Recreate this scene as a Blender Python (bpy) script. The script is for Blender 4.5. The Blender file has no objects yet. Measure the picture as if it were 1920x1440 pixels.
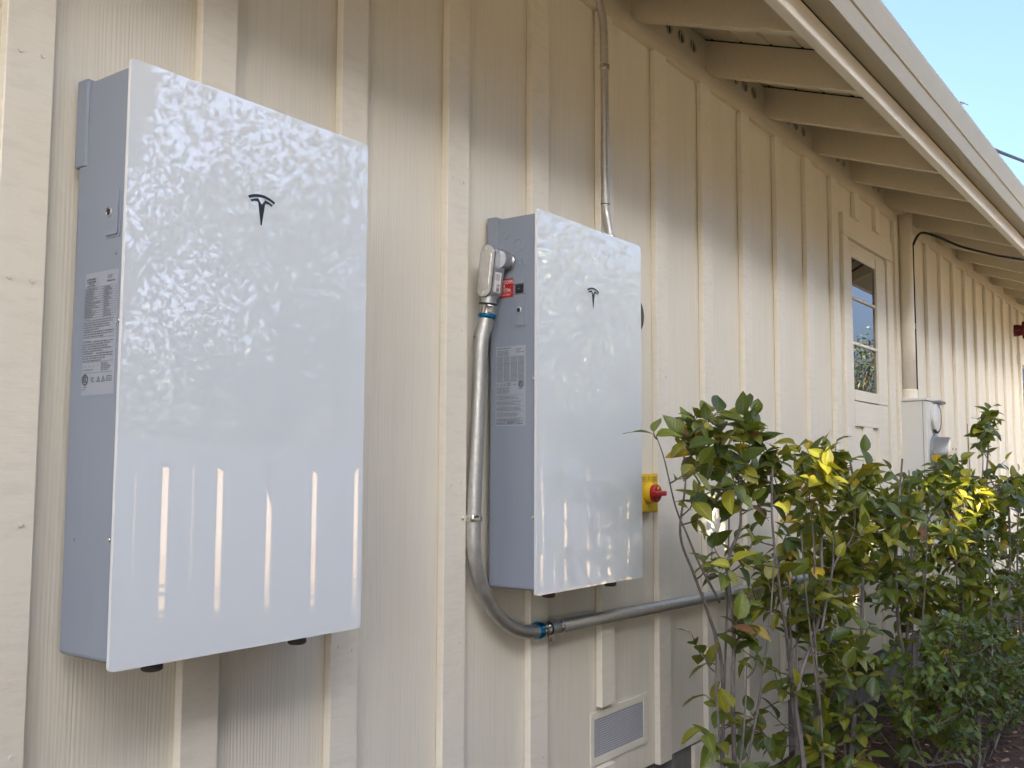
import bpy, bmesh, math, random
import numpy as np
from mathutils import Vector, Matrix

random.seed(7)
RNG = np.random.default_rng(7)
S = bpy.context.scene
COL = S.collection
R = math.radians

# ------------------------------------------------------------------ camera
cam_d = bpy.data.cameras.new('camera')
cam = bpy.data.objects.new('camera', cam_d)
COL.objects.link(cam)
S.camera = cam
cam_d.sensor_width = 36.0
cam_d.lens = 1855.4 / 1920 * 36.0
cam_d.clip_start = 0.05
cam_d.clip_end = 2000
_yaw, _pit, _rol = 0.6333, 0.0828, 0.0045
_f = Vector((math.cos(_pit)*math.cos(_yaw), math.cos(_pit)*math.sin(_yaw), math.sin(_pit)))
_r = _f.cross(Vector((0, 0, 1))).normalized()
_u = _r.cross(_f)
_r2 = math.cos(_rol)*_r + math.sin(_rol)*_u
_u2 = -math.sin(_rol)*_r + math.cos(_rol)*_u
cam.matrix_world = Matrix(((_r2.x, _u2.x, -_f.x, -0.9968), (_r2.y, _u2.y, -_f.y, -1.7894),
                           (_r2.z, _u2.z, -_f.z, 1.3597), (0, 0, 0, 1)))
CAM = Vector((-0.9968, -1.7894, 1.3597))

# ------------------------------------------------------------------ sky and sun
SUN_EL = R(22)
SUN_AZ = R(212)                      # clockwise from +Y
SUN = Vector((math.sin(SUN_AZ)*math.cos(SUN_EL), math.cos(SUN_AZ)*math.cos(SUN_EL), math.sin(SUN_EL)))
world = bpy.data.worlds.new('World')
S.world = world
world.use_nodes = True
wn = world.node_tree
bg = wn.nodes['Background']
sky = wn.nodes.new('ShaderNodeTexSky')
sky.sky_type = 'NISHITA'
sky.sun_disc = False
sky.sun_elevation = SUN_EL
sky.sun_rotation = SUN_AZ
sky.air_density = 0.65
sky.dust_density = 7.0
sky.ozone_density = 3.0
wn.links.new(sky.outputs[0], bg.inputs[0])
bg.inputs[1].default_value = 0.15
sl = bpy.data.lights.new('sun', 'SUN')
sl.energy = 5.0
sl.angle = R(0.5)
sl.color = (1.0, 0.87, 0.68)
so = bpy.data.objects.new('sun', sl)
COL.objects.link(so)
so.rotation_euler = (-SUN).to_track_quat('-Z', 'Y').to_euler()
so.location = (0, -5, 12)
S.view_settings.view_transform = 'Standard'
S.view_settings.look = 'None'
S.view_settings.exposure = 2.32
S.view_settings.gamma = 1.0

# ------------------------------------------------------------------ material helpers
def new_mat(name, color, rough=0.6, metal=0.0, spec=0.5):
    m = bpy.data.materials.new(name)
    m.use_nodes = True
    b = m.node_tree.nodes['Principled BSDF']
    b.inputs['Base Color'].default_value = (*color, 1)
    b.inputs['Roughness'].default_value = rough
    b.inputs['Metallic'].default_value = metal
    b.inputs['Specular IOR Level'].default_value = spec
    return m

class NT:
    def __init__(s, m):
        s.t = m.node_tree
        s.b = s.t.nodes['Principled BSDF']
    def n(s, typ, **kw):
        o = s.t.nodes.new(typ)
        for k, v in kw.items():
            if k.startswith('i_'):
                o.inputs[k[2:].replace('_', ' ')].default_value = v
            else:
                setattr(o, k, v)
        return o
    def l(s, a, b):
        s.t.links.new(a, b)
    def coord(s, scale, out='Object'):
        c = s.n('ShaderNodeTexCoord')
        mp = s.n('ShaderNodeMapping')
        mp.inputs['Scale'].default_value = scale
        s.l(c.outputs[out], mp.inputs['Vector'])
        return mp.outputs[0]
    def ramp(s, src, stops):
        r = s.n('ShaderNodeValToRGB')
        e = r.color_ramp.elements
        while len(e) < len(stops):
            e.new(0.5)
        for el, (p, c) in zip(e, stops):
            el.position = p
            el.color = c if len(c) == 4 else (*c, 1)
        s.l(src, r.inputs[0])
        return r.outputs[0]
    def mix(s, a, b, fac, mode='MIX'):
        m = s.n('ShaderNodeMix', data_type='RGBA', blend_type=mode)
        for v, k in ((fac, 0), (a, 6), (b, 7)):
            if hasattr(v, 'is_linked') or hasattr(v, 'links'):
                s.l(v, m.inputs[k])
            else:
                m.inputs[k].default_value = v if k == 0 else (*v, 1)
        return m.outputs[2]
    def bump(s, h, dist, strength=1.0, prev=None):
        b = s.n('ShaderNodeBump')
        b.inputs['Distance'].default_value = dist
        b.inputs['Strength'].default_value = strength
        s.l(h, b.inputs['Height'])
        if prev:
            s.l(prev, b.inputs['Normal'])
        return b.outputs[0]

def noise(k, vec, scale, detail=3, rough=0.55, dist=0.0):
    n = k.n('ShaderNodeTexNoise')
    n.inputs['Scale'].default_value = scale
    n.inputs['Detail'].default_value = detail
    n.inputs['Roughness'].default_value = rough
    n.inputs['Distortion'].default_value = dist
    k.l(vec, n.inputs['Vector'])
    return n.outputs['Fac']

CREAM = (0.80, 0.755, 0.635)

def paint_mat(name, col, grain, rough=0.42):
    m = new_mat(name, col, rough, spec=0.4)
    k = NT(m)
    big = noise(k, k.coord((1.3, 1.3, 0.6)), 2.2, 4)
    c = k.mix(tuple(x*0.90 for x in col), tuple(min(1, x*1.04) for x in col), big)
    drip = k.ramp(noise(k, k.coord((16, 16, 0.9)), 1.0, 5, 0.65), [(0.60, (0, 0, 0)), (0.82, (0.15, 0.15, 0.15))])
    c = k.mix(c, (0.40, 0.35, 0.26), drip)
    blot = k.ramp(noise(k, k.coord((1, 1, 1)), 18, 4, 0.6), [(0.63, (0, 0, 0)), (0.75, (0.10, 0.10, 0.10))])
    c = k.mix(c, (0.45, 0.40, 0.31), blot)
    # specks of dirt and spider droppings
    v = k.n('ShaderNodeTexVoronoi')
    v.inputs['Scale'].default_value = 7.0
    k.l(k.coord((1, 1, 1)), v.inputs['Vector'])
    sp = k.ramp(v.outputs['Distance'], [(0.0, (1, 1, 1)), (0.022, (0, 0, 0))])
    keep = k.ramp(noise(k, k.coord((1, 1, 1)), 3.1, 1), [(0.56, (0, 0, 0)), (0.6, (1, 1, 1))])
    mm = k.n('ShaderNodeMath', operation='MULTIPLY')
    k.l(sp, mm.inputs[0]); k.l(keep, mm.inputs[1])
    c = k.mix(c, (0.09, 0.075, 0.06), mm.outputs[0])
    k.l(c, k.b.inputs['Base Color'])
    if grain == 'panel':
        w = k.n('ShaderNodeTexWave', wave_type='BANDS', bands_direction='X', wave_profile='SIN')
        w.inputs['Scale'].default_value = 36
        w.inputs['Distortion'].default_value = 16.0
        w.inputs['Detail'].default_value = 2.5
        w.inputs['Detail Scale'].default_value = 0.28
        k.l(k.coord((1, 0.6, 0.085)), w.inputs['Vector'])
        fine = noise(k, k.coord((150, 40, 2.2)), 1.0, 4, 0.65, 0.4)
        amp = k.ramp(noise(k, k.coord((4, 4, 0.5)), 1.0, 2), [(0.38, (0.05,)*3), (0.72, (1, 1, 1))])
        mu = k.n('ShaderNodeMath', operation='MULTIPLY')
        k.l(w.outputs['Fac'], mu.inputs[0]); k.l(amp, mu.inputs[1])
        gr = k.ramp(mu.outputs[0], [(0.0, (0.10, 0.10, 0.10)), (0.5, (0, 0, 0))])
        gr2 = k.ramp(fine, [(0.36, (0.16, 0.16, 0.16)), (0.52, (0, 0, 0))])
        c = k.mix(c, tuple(x*.55 for x in col), gr2)
        c = k.mix(c, tuple(x*.55 for x in col), gr)
        k.l(c, k.b.inputs['Base Color'])
        b1 = k.bump(mu.outputs[0], 0.0012, 0.5)
        b2 = k.bump(fine, 0.0016, 0.5, b1)
        k.l(b2, k.b.inputs['Normal'])
    elif grain == 'batten':
        h = noise(k, k.coord((14, 14, 60)), 1.0, 4, 0.6)
        f = noise(k, k.coord((300, 100, 120)), 1.0, 2)
        c = k.mix(c, tuple(x*.6 for x in col), k.ramp(h, [(0.34, (0.14, 0.14, 0.14)), (0.5, (0, 0, 0))]))
        k.l(c, k.b.inputs['Base Color'])
        b1 = k.bump(h, 0.0020, 0.6)
        k.l(k.bump(f, 0.0004, 0.4, b1), k.b.inputs['Normal'])
    else:
        h = noise(k, k.coord((25, 25, 25)), 1.0, 4)
        wg = noise(k, k.coord((2.5, 60, 60)) , 1.0, 4, 0.6)
        c = k.mix(c, tuple(x*.62 for x in col), k.ramp(wg, [(0.36, (0.13, 0.13, 0.13)), (0.52, (0, 0, 0))]))
        k.l(c, k.b.inputs['Base Color'])
        k.l(k.bump(h, 0.0010, 0.5), k.b.inputs['Normal'])
    return m

M = {}
M['panel'] = paint_mat('cream siding paint', CREAM, 'panel')
M['batten'] = paint_mat('cream batten paint', CREAM, 'batten', 0.38)
M['trim'] = paint_mat('cream trim paint', CREAM, 'trim')
M['eave'] = paint_mat('cream eave paint', (0.77, 0.69, 0.52), 'trim', 0.55)
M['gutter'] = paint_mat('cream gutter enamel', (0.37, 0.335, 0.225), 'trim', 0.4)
k = NT(M['gutter'])
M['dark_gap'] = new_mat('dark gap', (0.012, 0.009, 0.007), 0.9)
M['vent_dark'] = new_mat('dark vent hole', (0.016, 0.009, 0.006), 0.95)

def concrete():
    m = new_mat('grey foundation concrete', (0.2, 0.19, 0.18), 0.9)
    k = NT(m)
    v = k.coord((1, 1, 1))
    a = noise(k, v, 6, 6, 0.65)
    c = k.ramp(a, [(0.3, (0.11, 0.10, 0.095)), (0.7, (0.25, 0.235, 0.22))])
    drip = k.ramp(noise(k, k.coord((9, 9, 0.7)), 1.0, 3), [(0.62, (0, 0, 0)), (0.75, (0.6, 0.6, 0.6))])
    k.l(k.mix(c, (0.5, 0.49, 0.47), drip), k.b.inputs['Base Color'])
    k.l(k.bump(noise(k, v, 60, 5), 0.006, 0.6), k.b.inputs['Normal'])
    return m
M['concrete'] = concrete()

def soil():
    m = new_mat('brown mulch soil', (0.08, 0.05, 0.035), 0.95)
    k = NT(m)
    v = k.coord((1, 1, 1))
    a = noise(k, v, 14, 8, 0.7)
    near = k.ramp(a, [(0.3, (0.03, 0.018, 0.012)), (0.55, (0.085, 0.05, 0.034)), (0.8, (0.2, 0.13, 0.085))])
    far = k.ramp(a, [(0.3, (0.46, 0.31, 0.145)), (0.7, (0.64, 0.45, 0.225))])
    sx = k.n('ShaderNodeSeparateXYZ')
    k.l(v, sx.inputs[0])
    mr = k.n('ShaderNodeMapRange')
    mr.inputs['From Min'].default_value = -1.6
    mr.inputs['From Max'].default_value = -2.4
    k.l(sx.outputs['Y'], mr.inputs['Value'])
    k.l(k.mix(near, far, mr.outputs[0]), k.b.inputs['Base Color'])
    k.l(k.bump(noise(k, v, 35, 8, 0.7), 0.03, 0.8), k.b.inputs['Normal'])
    return m
M['soil'] = soil()

def added_gravel():
    m = new_mat('pale bounce gravel', (0.5, 0.4, 0.28), 0.95)
    k = NT(m)
    a = noise(k, k.coord((1, 1, 1)), 9, 6, 0.7)
    k.l(k.ramp(a, [(0.3, (0.46, 0.33, 0.18)), (0.7, (0.66, 0.50, 0.30))]), k.b.inputs['Base Color'])
    return m
M['added_gravel'] = added_gravel()

def unit_paint():
    m = new_mat('blue grey powder coat', (0.30, 0.335, 0.39), 0.42, 0.0, 0.5)
    k = NT(m)
    v = k.coord((1, 1, 1))
    a = noise(k, v, 2.5, 3)
    sm = k.ramp(noise(k, k.coord((14, 14, 1.6)), 1.0, 5, 0.6), [(0.55, (0, 0, 0)), (0.8, (0.22, 0.22, 0.22))])
    k.l(k.mix(k.mix((0.215, 0.25, 0.305), (0.25, 0.288, 0.345), a), (0.38, 0.38, 0.38), sm), k.b.inputs['Base Color'])
    k.l(k.bump(noise(k, v, 700, 2), 0.00015, 0.35), k.b.inputs['Normal'])
    return m
M['unit'] = unit_paint()
M['glass'] = new_mat('white coated front glass', (0.755, 0.805, 0.825), 0.0, 0.0, 0.5)
M['glass'].node_tree.nodes['Principled BSDF'].inputs['IOR'].default_value = 2.3
k = NT(M['glass'])
M['glass_edge'] = new_mat('pale polished glass edge', (0.66, 0.68, 0.68), 0.12)
M['emblem'] = new_mat('dark emblem print', (0.02, 0.025, 0.032), 0.3)
M['ink'] = new_mat('dark label ink', (0.05, 0.055, 0.065), 0.7)
M['label'] = new_mat('pale grey label film', (0.31, 0.34, 0.395), 0.4)
M['label_white'] = new_mat('white paper sticker', (0.75, 0.74, 0.72), 0.5)
M['label_red'] = new_mat('red warning label', (0.42, 0.018, 0.022), 0.4)
M['print_cream'] = new_mat('cream label print', (0.78, 0.62, 0.56), 0.5)
M['black'] = new_mat('black plastic', (0.012, 0.012, 0.014), 0.35)
M['rubber'] = new_mat('dark foot rubber', (0.045, 0.04, 0.036), 0.6)

def galv(name, col, rough):
    m = new_mat(name, col, rough, 1.0)
    k = NT(m)
    v = k.coord((1, 1, 1))
    a = noise(k, v, 90, 5, 0.7)
    k.l(k.mix(tuple(x*0.72 for x in col), tuple(min(1, x*1.15) for x in col), a), k.b.inputs['Base Color'])
    r = k.ramp(noise(k, v, 40, 4), [(0.3, (rough*0.7,)*3), (0.7, (min(1, rough*1.35),)*3)])
    k.l(r, k.b.inputs['Roughness'])
    return m
M['galv'] = galv('galvanised steel conduit', (0.60, 0.60, 0.57), 0.5)
M['zinc'] = galv('bright zinc plating', (0.74, 0.73, 0.70), 0.2)
M['alu'] = galv('cast aluminium', (0.62, 0.64, 0.66), 0.42)
M['alu_pale'] = galv('pale cast cover', (0.72, 0.72, 0.70), 0.45)
M['blue_ring'] = new_mat('blue anodised ring', (0.02, 0.22, 0.42), 0.22, 0.85)
M['brass'] = galv('brassy zinc connector', (0.62, 0.52, 0.36), 0.28)
M['yellow'] = new_mat('yellow switch plate', (0.72, 0.47, 0.02), 0.4)
M['red'] = new_mat('red switch knob', (0.38, 0.012, 0.018), 0.33)
M['bell_red'] = new_mat('dark red bell enamel', (0.13, 0.008, 0.012), 0.22)
M['white_metal'] = new_mat('off white metal enamel', (0.66, 0.66, 0.62), 0.4)
M['meter_grey'] = new_mat('grey meter can', (0.30, 0.31, 0.31), 0.35, 0.5)
M['meter_face'] = new_mat('cream meter face', (0.75, 0.68, 0.52), 0.3)
M['cable'] = new_mat('black cable jacket', (0.012, 0.012, 0.012), 0.5)
M['disc_dark'] = new_mat('dark brown round cover', (0.03, 0.022, 0.014), 0.5)
M['pane'] = new_mat('dark window pane', (0.012, 0.011, 0.012), 0.0, 0.0, 0.5)
M['pane'].node_tree.nodes['Principled BSDF'].inputs['IOR'].default_value = 3.0
M['mesh_wire'] = new_mat('dull grey wire mesh', (0.50, 0.51, 0.54), 0.55)
M['mesh_back'] = new_mat('grey vent backing', (0.15, 0.155, 0.17), 0.9)
M['roof'] = new_mat('grey roof shingle', (0.12, 0.115, 0.11), 0.9)

def fence_wood():
    m = new_mat('weathered pale fence wood', (0.5, 0.47, 0.44), 0.8)
    k = NT(m)
    a = noise(k, k.coord((40, 40, 1.5)), 1.0, 5, 0.6)
    k.l(k.ramp(a, [(0.3, (0.74, 0.68, 0.58)), (0.7, (0.86, 0.80, 0.69))]), k.b.inputs['Base Color'])
    return m
M['fence'] = fence_wood()

def bark(name, c1, c2):
    m = new_mat(name, c1, 0.85)
    k = NT(m)
    v = k.coord((1, 1, 0.25))
    a = noise(k, v, 60, 6, 0.65)
    k.l(k.ramp(a, [(0.3, c1), (0.7, c2)]), k.b.inputs['Base Color'])
    k.l(k.bump(a, 0.002, 0.6), k.b.inputs['Normal'])
    return m
M['bark'] = bark('grey shrub bark', (0.10, 0.085, 0.075), (0.25, 0.22, 0.195))
M['twig'] = bark('brown twig bark', (0.07, 0.05, 0.035), (0.17, 0.13, 0.095))
M['trunk'] = bark('brown tree bark', (0.08, 0.06, 0.045), (0.2, 0.16, 0.12))

def leaf_mat(name, base, trans, rough=0.32, edge=None):
    m = new_mat(name, base, rough, spec=0.45)
    k = NT(m)
    uv = k.n('ShaderNodeUVMap')
    sx = k.n('ShaderNodeSeparateXYZ')
    k.l(uv.outputs[0], sx.inputs[0])
    ab = k.n('ShaderNodeMath', operation='ABSOLUTE')
    k.l(sx.outputs['Y'], ab.inputs[0])
    rib = k.ramp(ab.outputs[0], [(0.0, (1, 1, 1)), (0.09, (0, 0, 0))])
    # side veins: slanted bands
    ma = k.n('ShaderNodeMath', operation='MULTIPLY_ADD')
    ma.inputs[1].default_value = -0.28
    k.l(ab.outputs[0], ma.inputs[0]); k.l(sx.outputs['X'], ma.inputs[2])
    sn = k.n('ShaderNodeMath', operation='SINE')
    mu = k.n('ShaderNodeMath', operation='MULTIPLY'); mu.inputs[1].default_value = 46
    k.l(ma.outputs[0], mu.inputs[0]); k.l(mu.outputs[0], sn.inputs[0])
    veins = k.ramp(sn.outputs[0], [(0.86, (0, 0, 0)), (1.0, (0.35,)*3)])
    mo = noise(k, k.coord((1, 1, 1)), 45, 3)
    c = k.mix(tuple(x*0.72 for x in base), tuple(min(1, x*1.3) for x in base), mo)
    if edge:
        e = k.ramp(ab.outputs[0], [(0.45, (0, 0, 0)), (1.0, (1, 1, 1))])
        em = k.n('ShaderNodeMath', operation='MULTIPLY')
        k.l(e, em.inputs[0]); k.l(k.ramp(mo, [(0.4, (0.2,)*3), (0.6, (1,)*3)]), em.inputs[1])
        c = k.mix(c, edge, em.outputs[0])
    lite = tuple(min(1, x*1.9 + 0.02) for x in base)
    c = k.mix(c, lite, rib)
    c = k.mix(c, lite, veins)
    oi = k.n('ShaderNodeObjectInfo')
    hs = k.n('ShaderNodeHueSaturation')
    mr = k.n('ShaderNodeMapRange')
    mr.inputs['To Min'].default_value = 0.75
    mr.inputs['To Max'].default_value = 1.3
    k.l(oi.outputs['Random'], mr.inputs['Value'])
    k.l(mr.outputs[0], hs.inputs['Value'])
    k.l(c, hs.inputs['Color'])
    k.l(hs.outputs[0], k.b.inputs['Base Color'])
    k.l(k.bump(sn.outputs[0], 0.0006, 0.4), k.b.inputs['Normal'])
    tr = k.n('ShaderNodeBsdfTranslucent')
    tr.inputs['Color'].default_value = (*trans, 1)
    mx = k.n('ShaderNodeMixShader')
    mx.inputs[0].default_value = 0.28
    out = m.node_tree.nodes['Material Output']
    k.l(k.b.outputs[0], mx.inputs[1]); k.l(tr.outputs[0], mx.inputs[2])
    k.l(mx.outputs[0], out.inputs['Surface'])
    return m
LM = [leaf_mat('dark green glossy leaf', (0.062, 0.088, 0.015), (0.18, 0.24, 0.02)),
      leaf_mat('mid green glossy leaf', (0.120, 0.150, 0.020), (0.27, 0.32, 0.02)),
      leaf_mat('olive green leaf', (0.19, 0.195, 0.024), (0.33, 0.32, 0.02), edge=(0.16, 0.15, 0.02)),
      leaf_mat('yellow green leaf', (0.28, 0.28, 0.026), (0.45, 0.42, 0.02), edge=(0.33, 0.25, 0.03)),
      leaf_mat('gold leaf', (0.42, 0.30, 0.025), (0.5, 0.36, 0.02), edge=(0.4, 0.19, 0.03)),
      leaf_mat('brown dry leaf', (0.16, 0.075, 0.03), (0.2, 0.1, 0.03), 0.6)]
LM_SMALL = [leaf_mat('small bright green leaf', (0.105, 0.145, 0.02), (0.24, 0.31, 0.02), 0.4),
            leaf_mat('small dark green leaf', (0.06, 0.105, 0.018), (0.15, 0.24, 0.02), 0.4)]
M['tree_leaf'] = new_mat('tree leaf green', (0.05, 0.085, 0.022), 0.5)
M['tree_leaf_b'] = new_mat('tree leaf deep green', (0.032, 0.06, 0.02), 0.5)
M['tree_leaf_y'] = new_mat('tree leaf yellow green', (0.13, 0.14, 0.025), 0.5)
M['chip'] = new_mat('bark chips', (0.15, 0.09, 0.055), 0.9)
M['chip_pale'] = new_mat('pale bark chips', (0.36, 0.25, 0.17), 0.9)

# ------------------------------------------------------------------ object helpers
def tag(o, label=None, cat=None, group=None, kind=None):
    if label: o['label'] = label
    if cat: o['category'] = cat
    if group: o['group'] = group
    if kind: o['kind'] = kind
    return o

def thing(name, label, cat, loc=(0, 0, 0), group=None):
    o = bpy.data.objects.new(name, None)
    o.empty_display_size = 0.1
    o.location = loc
    COL.objects.link(o)
    return tag(o, label, cat, group)

def child(o, parent):
    if parent is None:
        return o
    o.parent = parent
    if parent.type == 'EMPTY':
        o.matrix_parent_inverse = Matrix.Translation(-parent.location)
    return o

def link_mesh(name, me, mats, parent=None, smooth=False, kind=None):
    o = bpy.data.objects.new(name, me)
    for m in (mats if isinstance(mats, (list, tuple)) else [mats]):
        me.materials.append(m)
    if smooth:
        for p in me.polygons:
            p.use_smooth = True
    COL.objects.link(o)
    child(o, parent)
    if kind: o['kind'] = kind
    return o

def from_bm(name, bm, mats, parent=None, smooth=False, kind=None):
    bmesh.ops.recalc_face_normals(bm, faces=bm.faces)
    me = bpy.data.meshes.new(name)
    bm.to_mesh(me)
    bm.free()
    return link_mesh(name, me, mats, parent, smooth, kind)

def bm_box(bm, lo, hi, bevel=0.0, mat=0, seg=1):
    g = bmesh.ops.create_cube(bm, size=1.0)
    vs = g['verts']
    for v in vs:
        v.co = Vector([lo[i] + (v.co[i] + 0.5)*(hi[i]-lo[i]) for i in range(3)])
    fs = set(f for v in vs for f in v.link_faces)
    for f in fs: f.material_index = mat
    if bevel > 0:
        es = list(set(e for v in vs for e in v.link_edges))
        r = bmesh.ops.bevel(bm, geom=es, offset=bevel, segments=seg, profile=0.5, affect='EDGES')
        for f in r['faces']: f.material_index = mat
    return vs

def box(name, lo, hi, m, parent=None, bevel=0.0, seg=1, kind=None):
    bm = bmesh.new()
    bm_box(bm, lo, hi, bevel, 0, seg)
    return from_bm(name, bm, m, parent, kind=kind)

def bm_cyl(bm, p, axis, r, length, seg=20, r2=None, mat=0):
    """cylinder starting at p going along axis"""
    axis = Vector(axis).normalized()
    q = Vector((0, 0, 1)).rotation_difference(axis)
    g = bmesh.ops.create_cone(bm, cap_ends=True, segments=seg, radius1=r, radius2=r if r2 is None else r2, depth=length)
    mt = Matrix.Translation(Vector(p) + axis*length/2) @ q.to_matrix().to_4x4()
    bmesh.ops.transform(bm, matrix=mt, verts=g['verts'])
    for f in set(f for v in g['verts'] for f in v.link_faces): f.material_index = mat

def cyl(name, p, axis, r, length, m, parent=None, seg=24, r2=None, bevel=0.0, smooth=True):
    bm = bmesh.new()
    bm_cyl(bm, p, axis, r, length, seg, r2)
    if bevel:
        es = [e for e in bm.edges if len(e.link_faces) == 2 and any(len(f.verts) > 4 for f in e.link_faces)]
        bmesh.ops.bevel(bm, geom=es, offset=bevel, segments=2, profile=0.5, affect='EDGES')
    o = from_bm(name, bm, m, parent)
    if smooth:
        shade(o)
    return o

def shade(o, ang=40, flat=0.012):
    me = o.data
    me.set_sharp_from_angle(angle=R(ang))
    for p in me.polygons: p.use_smooth = len(p.vertices) < 5 and p.area < flat
    return o

def catmull(pts, n=8):
    P = [Vector(p) for p in pts]
    P = [P[0]*2-P[1]] + P + [P[-1]*2-P[-2]]
    out = []
    for i in range(1, len(P)-2):
        for j in range(n):
            t = j/n
            a, b, c, d = P[i-1], P[i], P[i+1], P[i+2]
            out.append(0.5*((2*b)+(c-a)*t+(2*a-5*b+4*c-d)*t*t+(3*b-a-3*c+d)*t**3))
    out.append(P[-2])
    return out

def bm_tube(bm, pts, r, seg=10, r_end=None, caps=True, mat=0):
    pts = [Vector(p) for p in pts]
    n = len(pts)
    rings = []
    up = Vector((0, 0, 1))
    t0 = (pts[1]-pts[0]).normalized()
    a = t0.cross(up)
    if a.length < 1e-3: a = t0.cross(Vector((1, 0, 0)))
    a.normalize()
    prev = t0
    for i, p in enumerate(pts):
        t = (pts[min(i+1, n-1)]-pts[max(i-1, 0)])
        if t.length < 1e-9: t = prev
        t = t.normalized()
        a = prev.rotation_difference(t) @ a
        a = (a - t*a.dot(t)).normalized()
        b = t.cross(a)
        prev = t
        rr = r if r_end is None else r + (r_end-r)*i/(n-1)
        rings.append([bm.verts.new(p + rr*(math.cos(2*math.pi*j/seg)*a + math.sin(2*math.pi*j/seg)*b)) for j in range(seg)])
    for i in range(n-1):
        for j in range(seg):
            f = bm.faces.new((rings[i][j], rings[i][(j+1) % seg], rings[i+1][(j+1) % seg], rings[i+1][j]))
            f.smooth = True
            f.material_index = mat
    if caps:
        bm.faces.new(rings[0][::-1]); bm.faces.new(rings[-1])

def tube(name, pts, r, m, parent=None, seg=14, r_end=None):
    bm = bmesh.new()
    bm_tube(bm, pts, r, seg, r_end)
    return from_bm(name, bm, m, parent)

def bm_lathe(bm, prof, origin, axis, seg=24, mat=0):
    """prof: list of (dist along axis, radius)"""
    axis = Vector(axis).normalized()
    a = axis.cross(Vector((0, 0, 1)))
    if a.length < 1e-3: a = Vector((1, 0, 0))
    a.normalize(); b = axis.cross(a)
    rings = []
    for d, r in prof:
        c = Vector(origin)+axis*d
        rings.append([bm.verts.new(c+max(r, 1e-5)*(math.cos(2*math.pi*j/seg)*a+math.sin(2*math.pi*j/seg)*b)) for j in range(seg)])
    for i in range(len(rings)-1):
        for j in range(seg):
            f = bm.faces.new((rings[i][j], rings[i][(j+1) % seg], rings[i+1][(j+1) % seg], rings[i+1][j]))
            f.material_index = mat
    f = bm.faces.new(rings[0][::-1]); f.material_index = mat
    f = bm.faces.new(rings[-1]); f.material_index = mat

def lathe(name, prof, origin, axis, m, parent=None, seg=24):
    bm = bmesh.new()
    bm_lathe(bm, prof, origin, axis, seg)
    return shade(from_bm(name, bm, m, parent))

SIDE = Matrix(((0, 0, -1, 0), (-1, 0, 0, 0), (0, 1, 0, 0), (0, 0, 0, 1)))     # faces -x
FRONT = Matrix(((1, 0, 0, 0), (0, 0, -1, 0), (0, 1, 0, 0), (0, 0, 0, 1)))     # faces -y

def frame(base, loc):
    return Matrix.Translation(Vector(loc)) @ base

def rrect(w, h, r, n=5):
    pts = []
    for cx, cy, a0 in ((w/2-r, h/2-r, 0), (-w/2+r, h/2-r, 90), (-w/2+r, -h/2+r, 180), (w/2-r, -h/2+r, 270)):
        for i in range(n+1):
            a = R(a0+90*i/n)
            pts.append((cx+r*math.cos(a), cy+r*math.sin(a)))
    return pts

def bm_prism(bm, pts2, z0, z1, mt, mat=0, side_mat=None, bevel=0.0):
    """outline in a local plane, from depth z0 to z1 (z1 = visible side)"""
    lo = [bm.verts.new(mt @ Vector((x, y, z0))) for x, y in pts2]
    hi = [bm.verts.new(mt @ Vector((x, y, z1))) for x, y in pts2]
    n = len(pts2)
    f = bm.faces.new(hi); f.material_index = mat
    top = f
    f = bm.faces.new(lo[::-1]); f.material_index = mat
    for i in range(n):
        f = bm.faces.new((lo[i], lo[(i+1) % n], hi[(i+1) % n], hi[i]))
        f.material_index = mat if side_mat is None else side_mat
    if bevel:
        r = bmesh.ops.bevel(bm, geom=list(top.edges), offset=bevel, segments=2, profile=0.5, affect='EDGES')
        for f in r['faces']:
            f.material_index = mat if side_mat is None else side_mat

def prism(name, pts2, z0, z1, mt, mats, parent=None, side_mat=None, bevel=0.0):
    bm = bmesh.new()
    bm_prism(bm, pts2, z0, z1, mt, 0, side_mat, bevel)
    return from_bm(name, bm, mats, parent)

def text_mesh(txt, size, align='LEFT', sx=1.0, bold=0.0):
    cu = bpy.data.curves.new('lettering', 'FONT')
    cu.body = txt
    cu.size = size
    cu.align_x = align
    cu.offset = bold
    o = bpy.data.objects.new('lettering', cu)
    COL.objects.link(o)
    dg = bpy.context.evaluated_depsgraph_get()
    dg.update()
    me = bpy.data.meshes.new_from_object(o.evaluated_get(dg))
    bpy.data.objects.remove(o)
    v = [(p.co.x*sx, p.co.y) for p in me.vertices]
    f = [tuple(p.vertices) for p in me.polygons]
    return v, f

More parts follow.
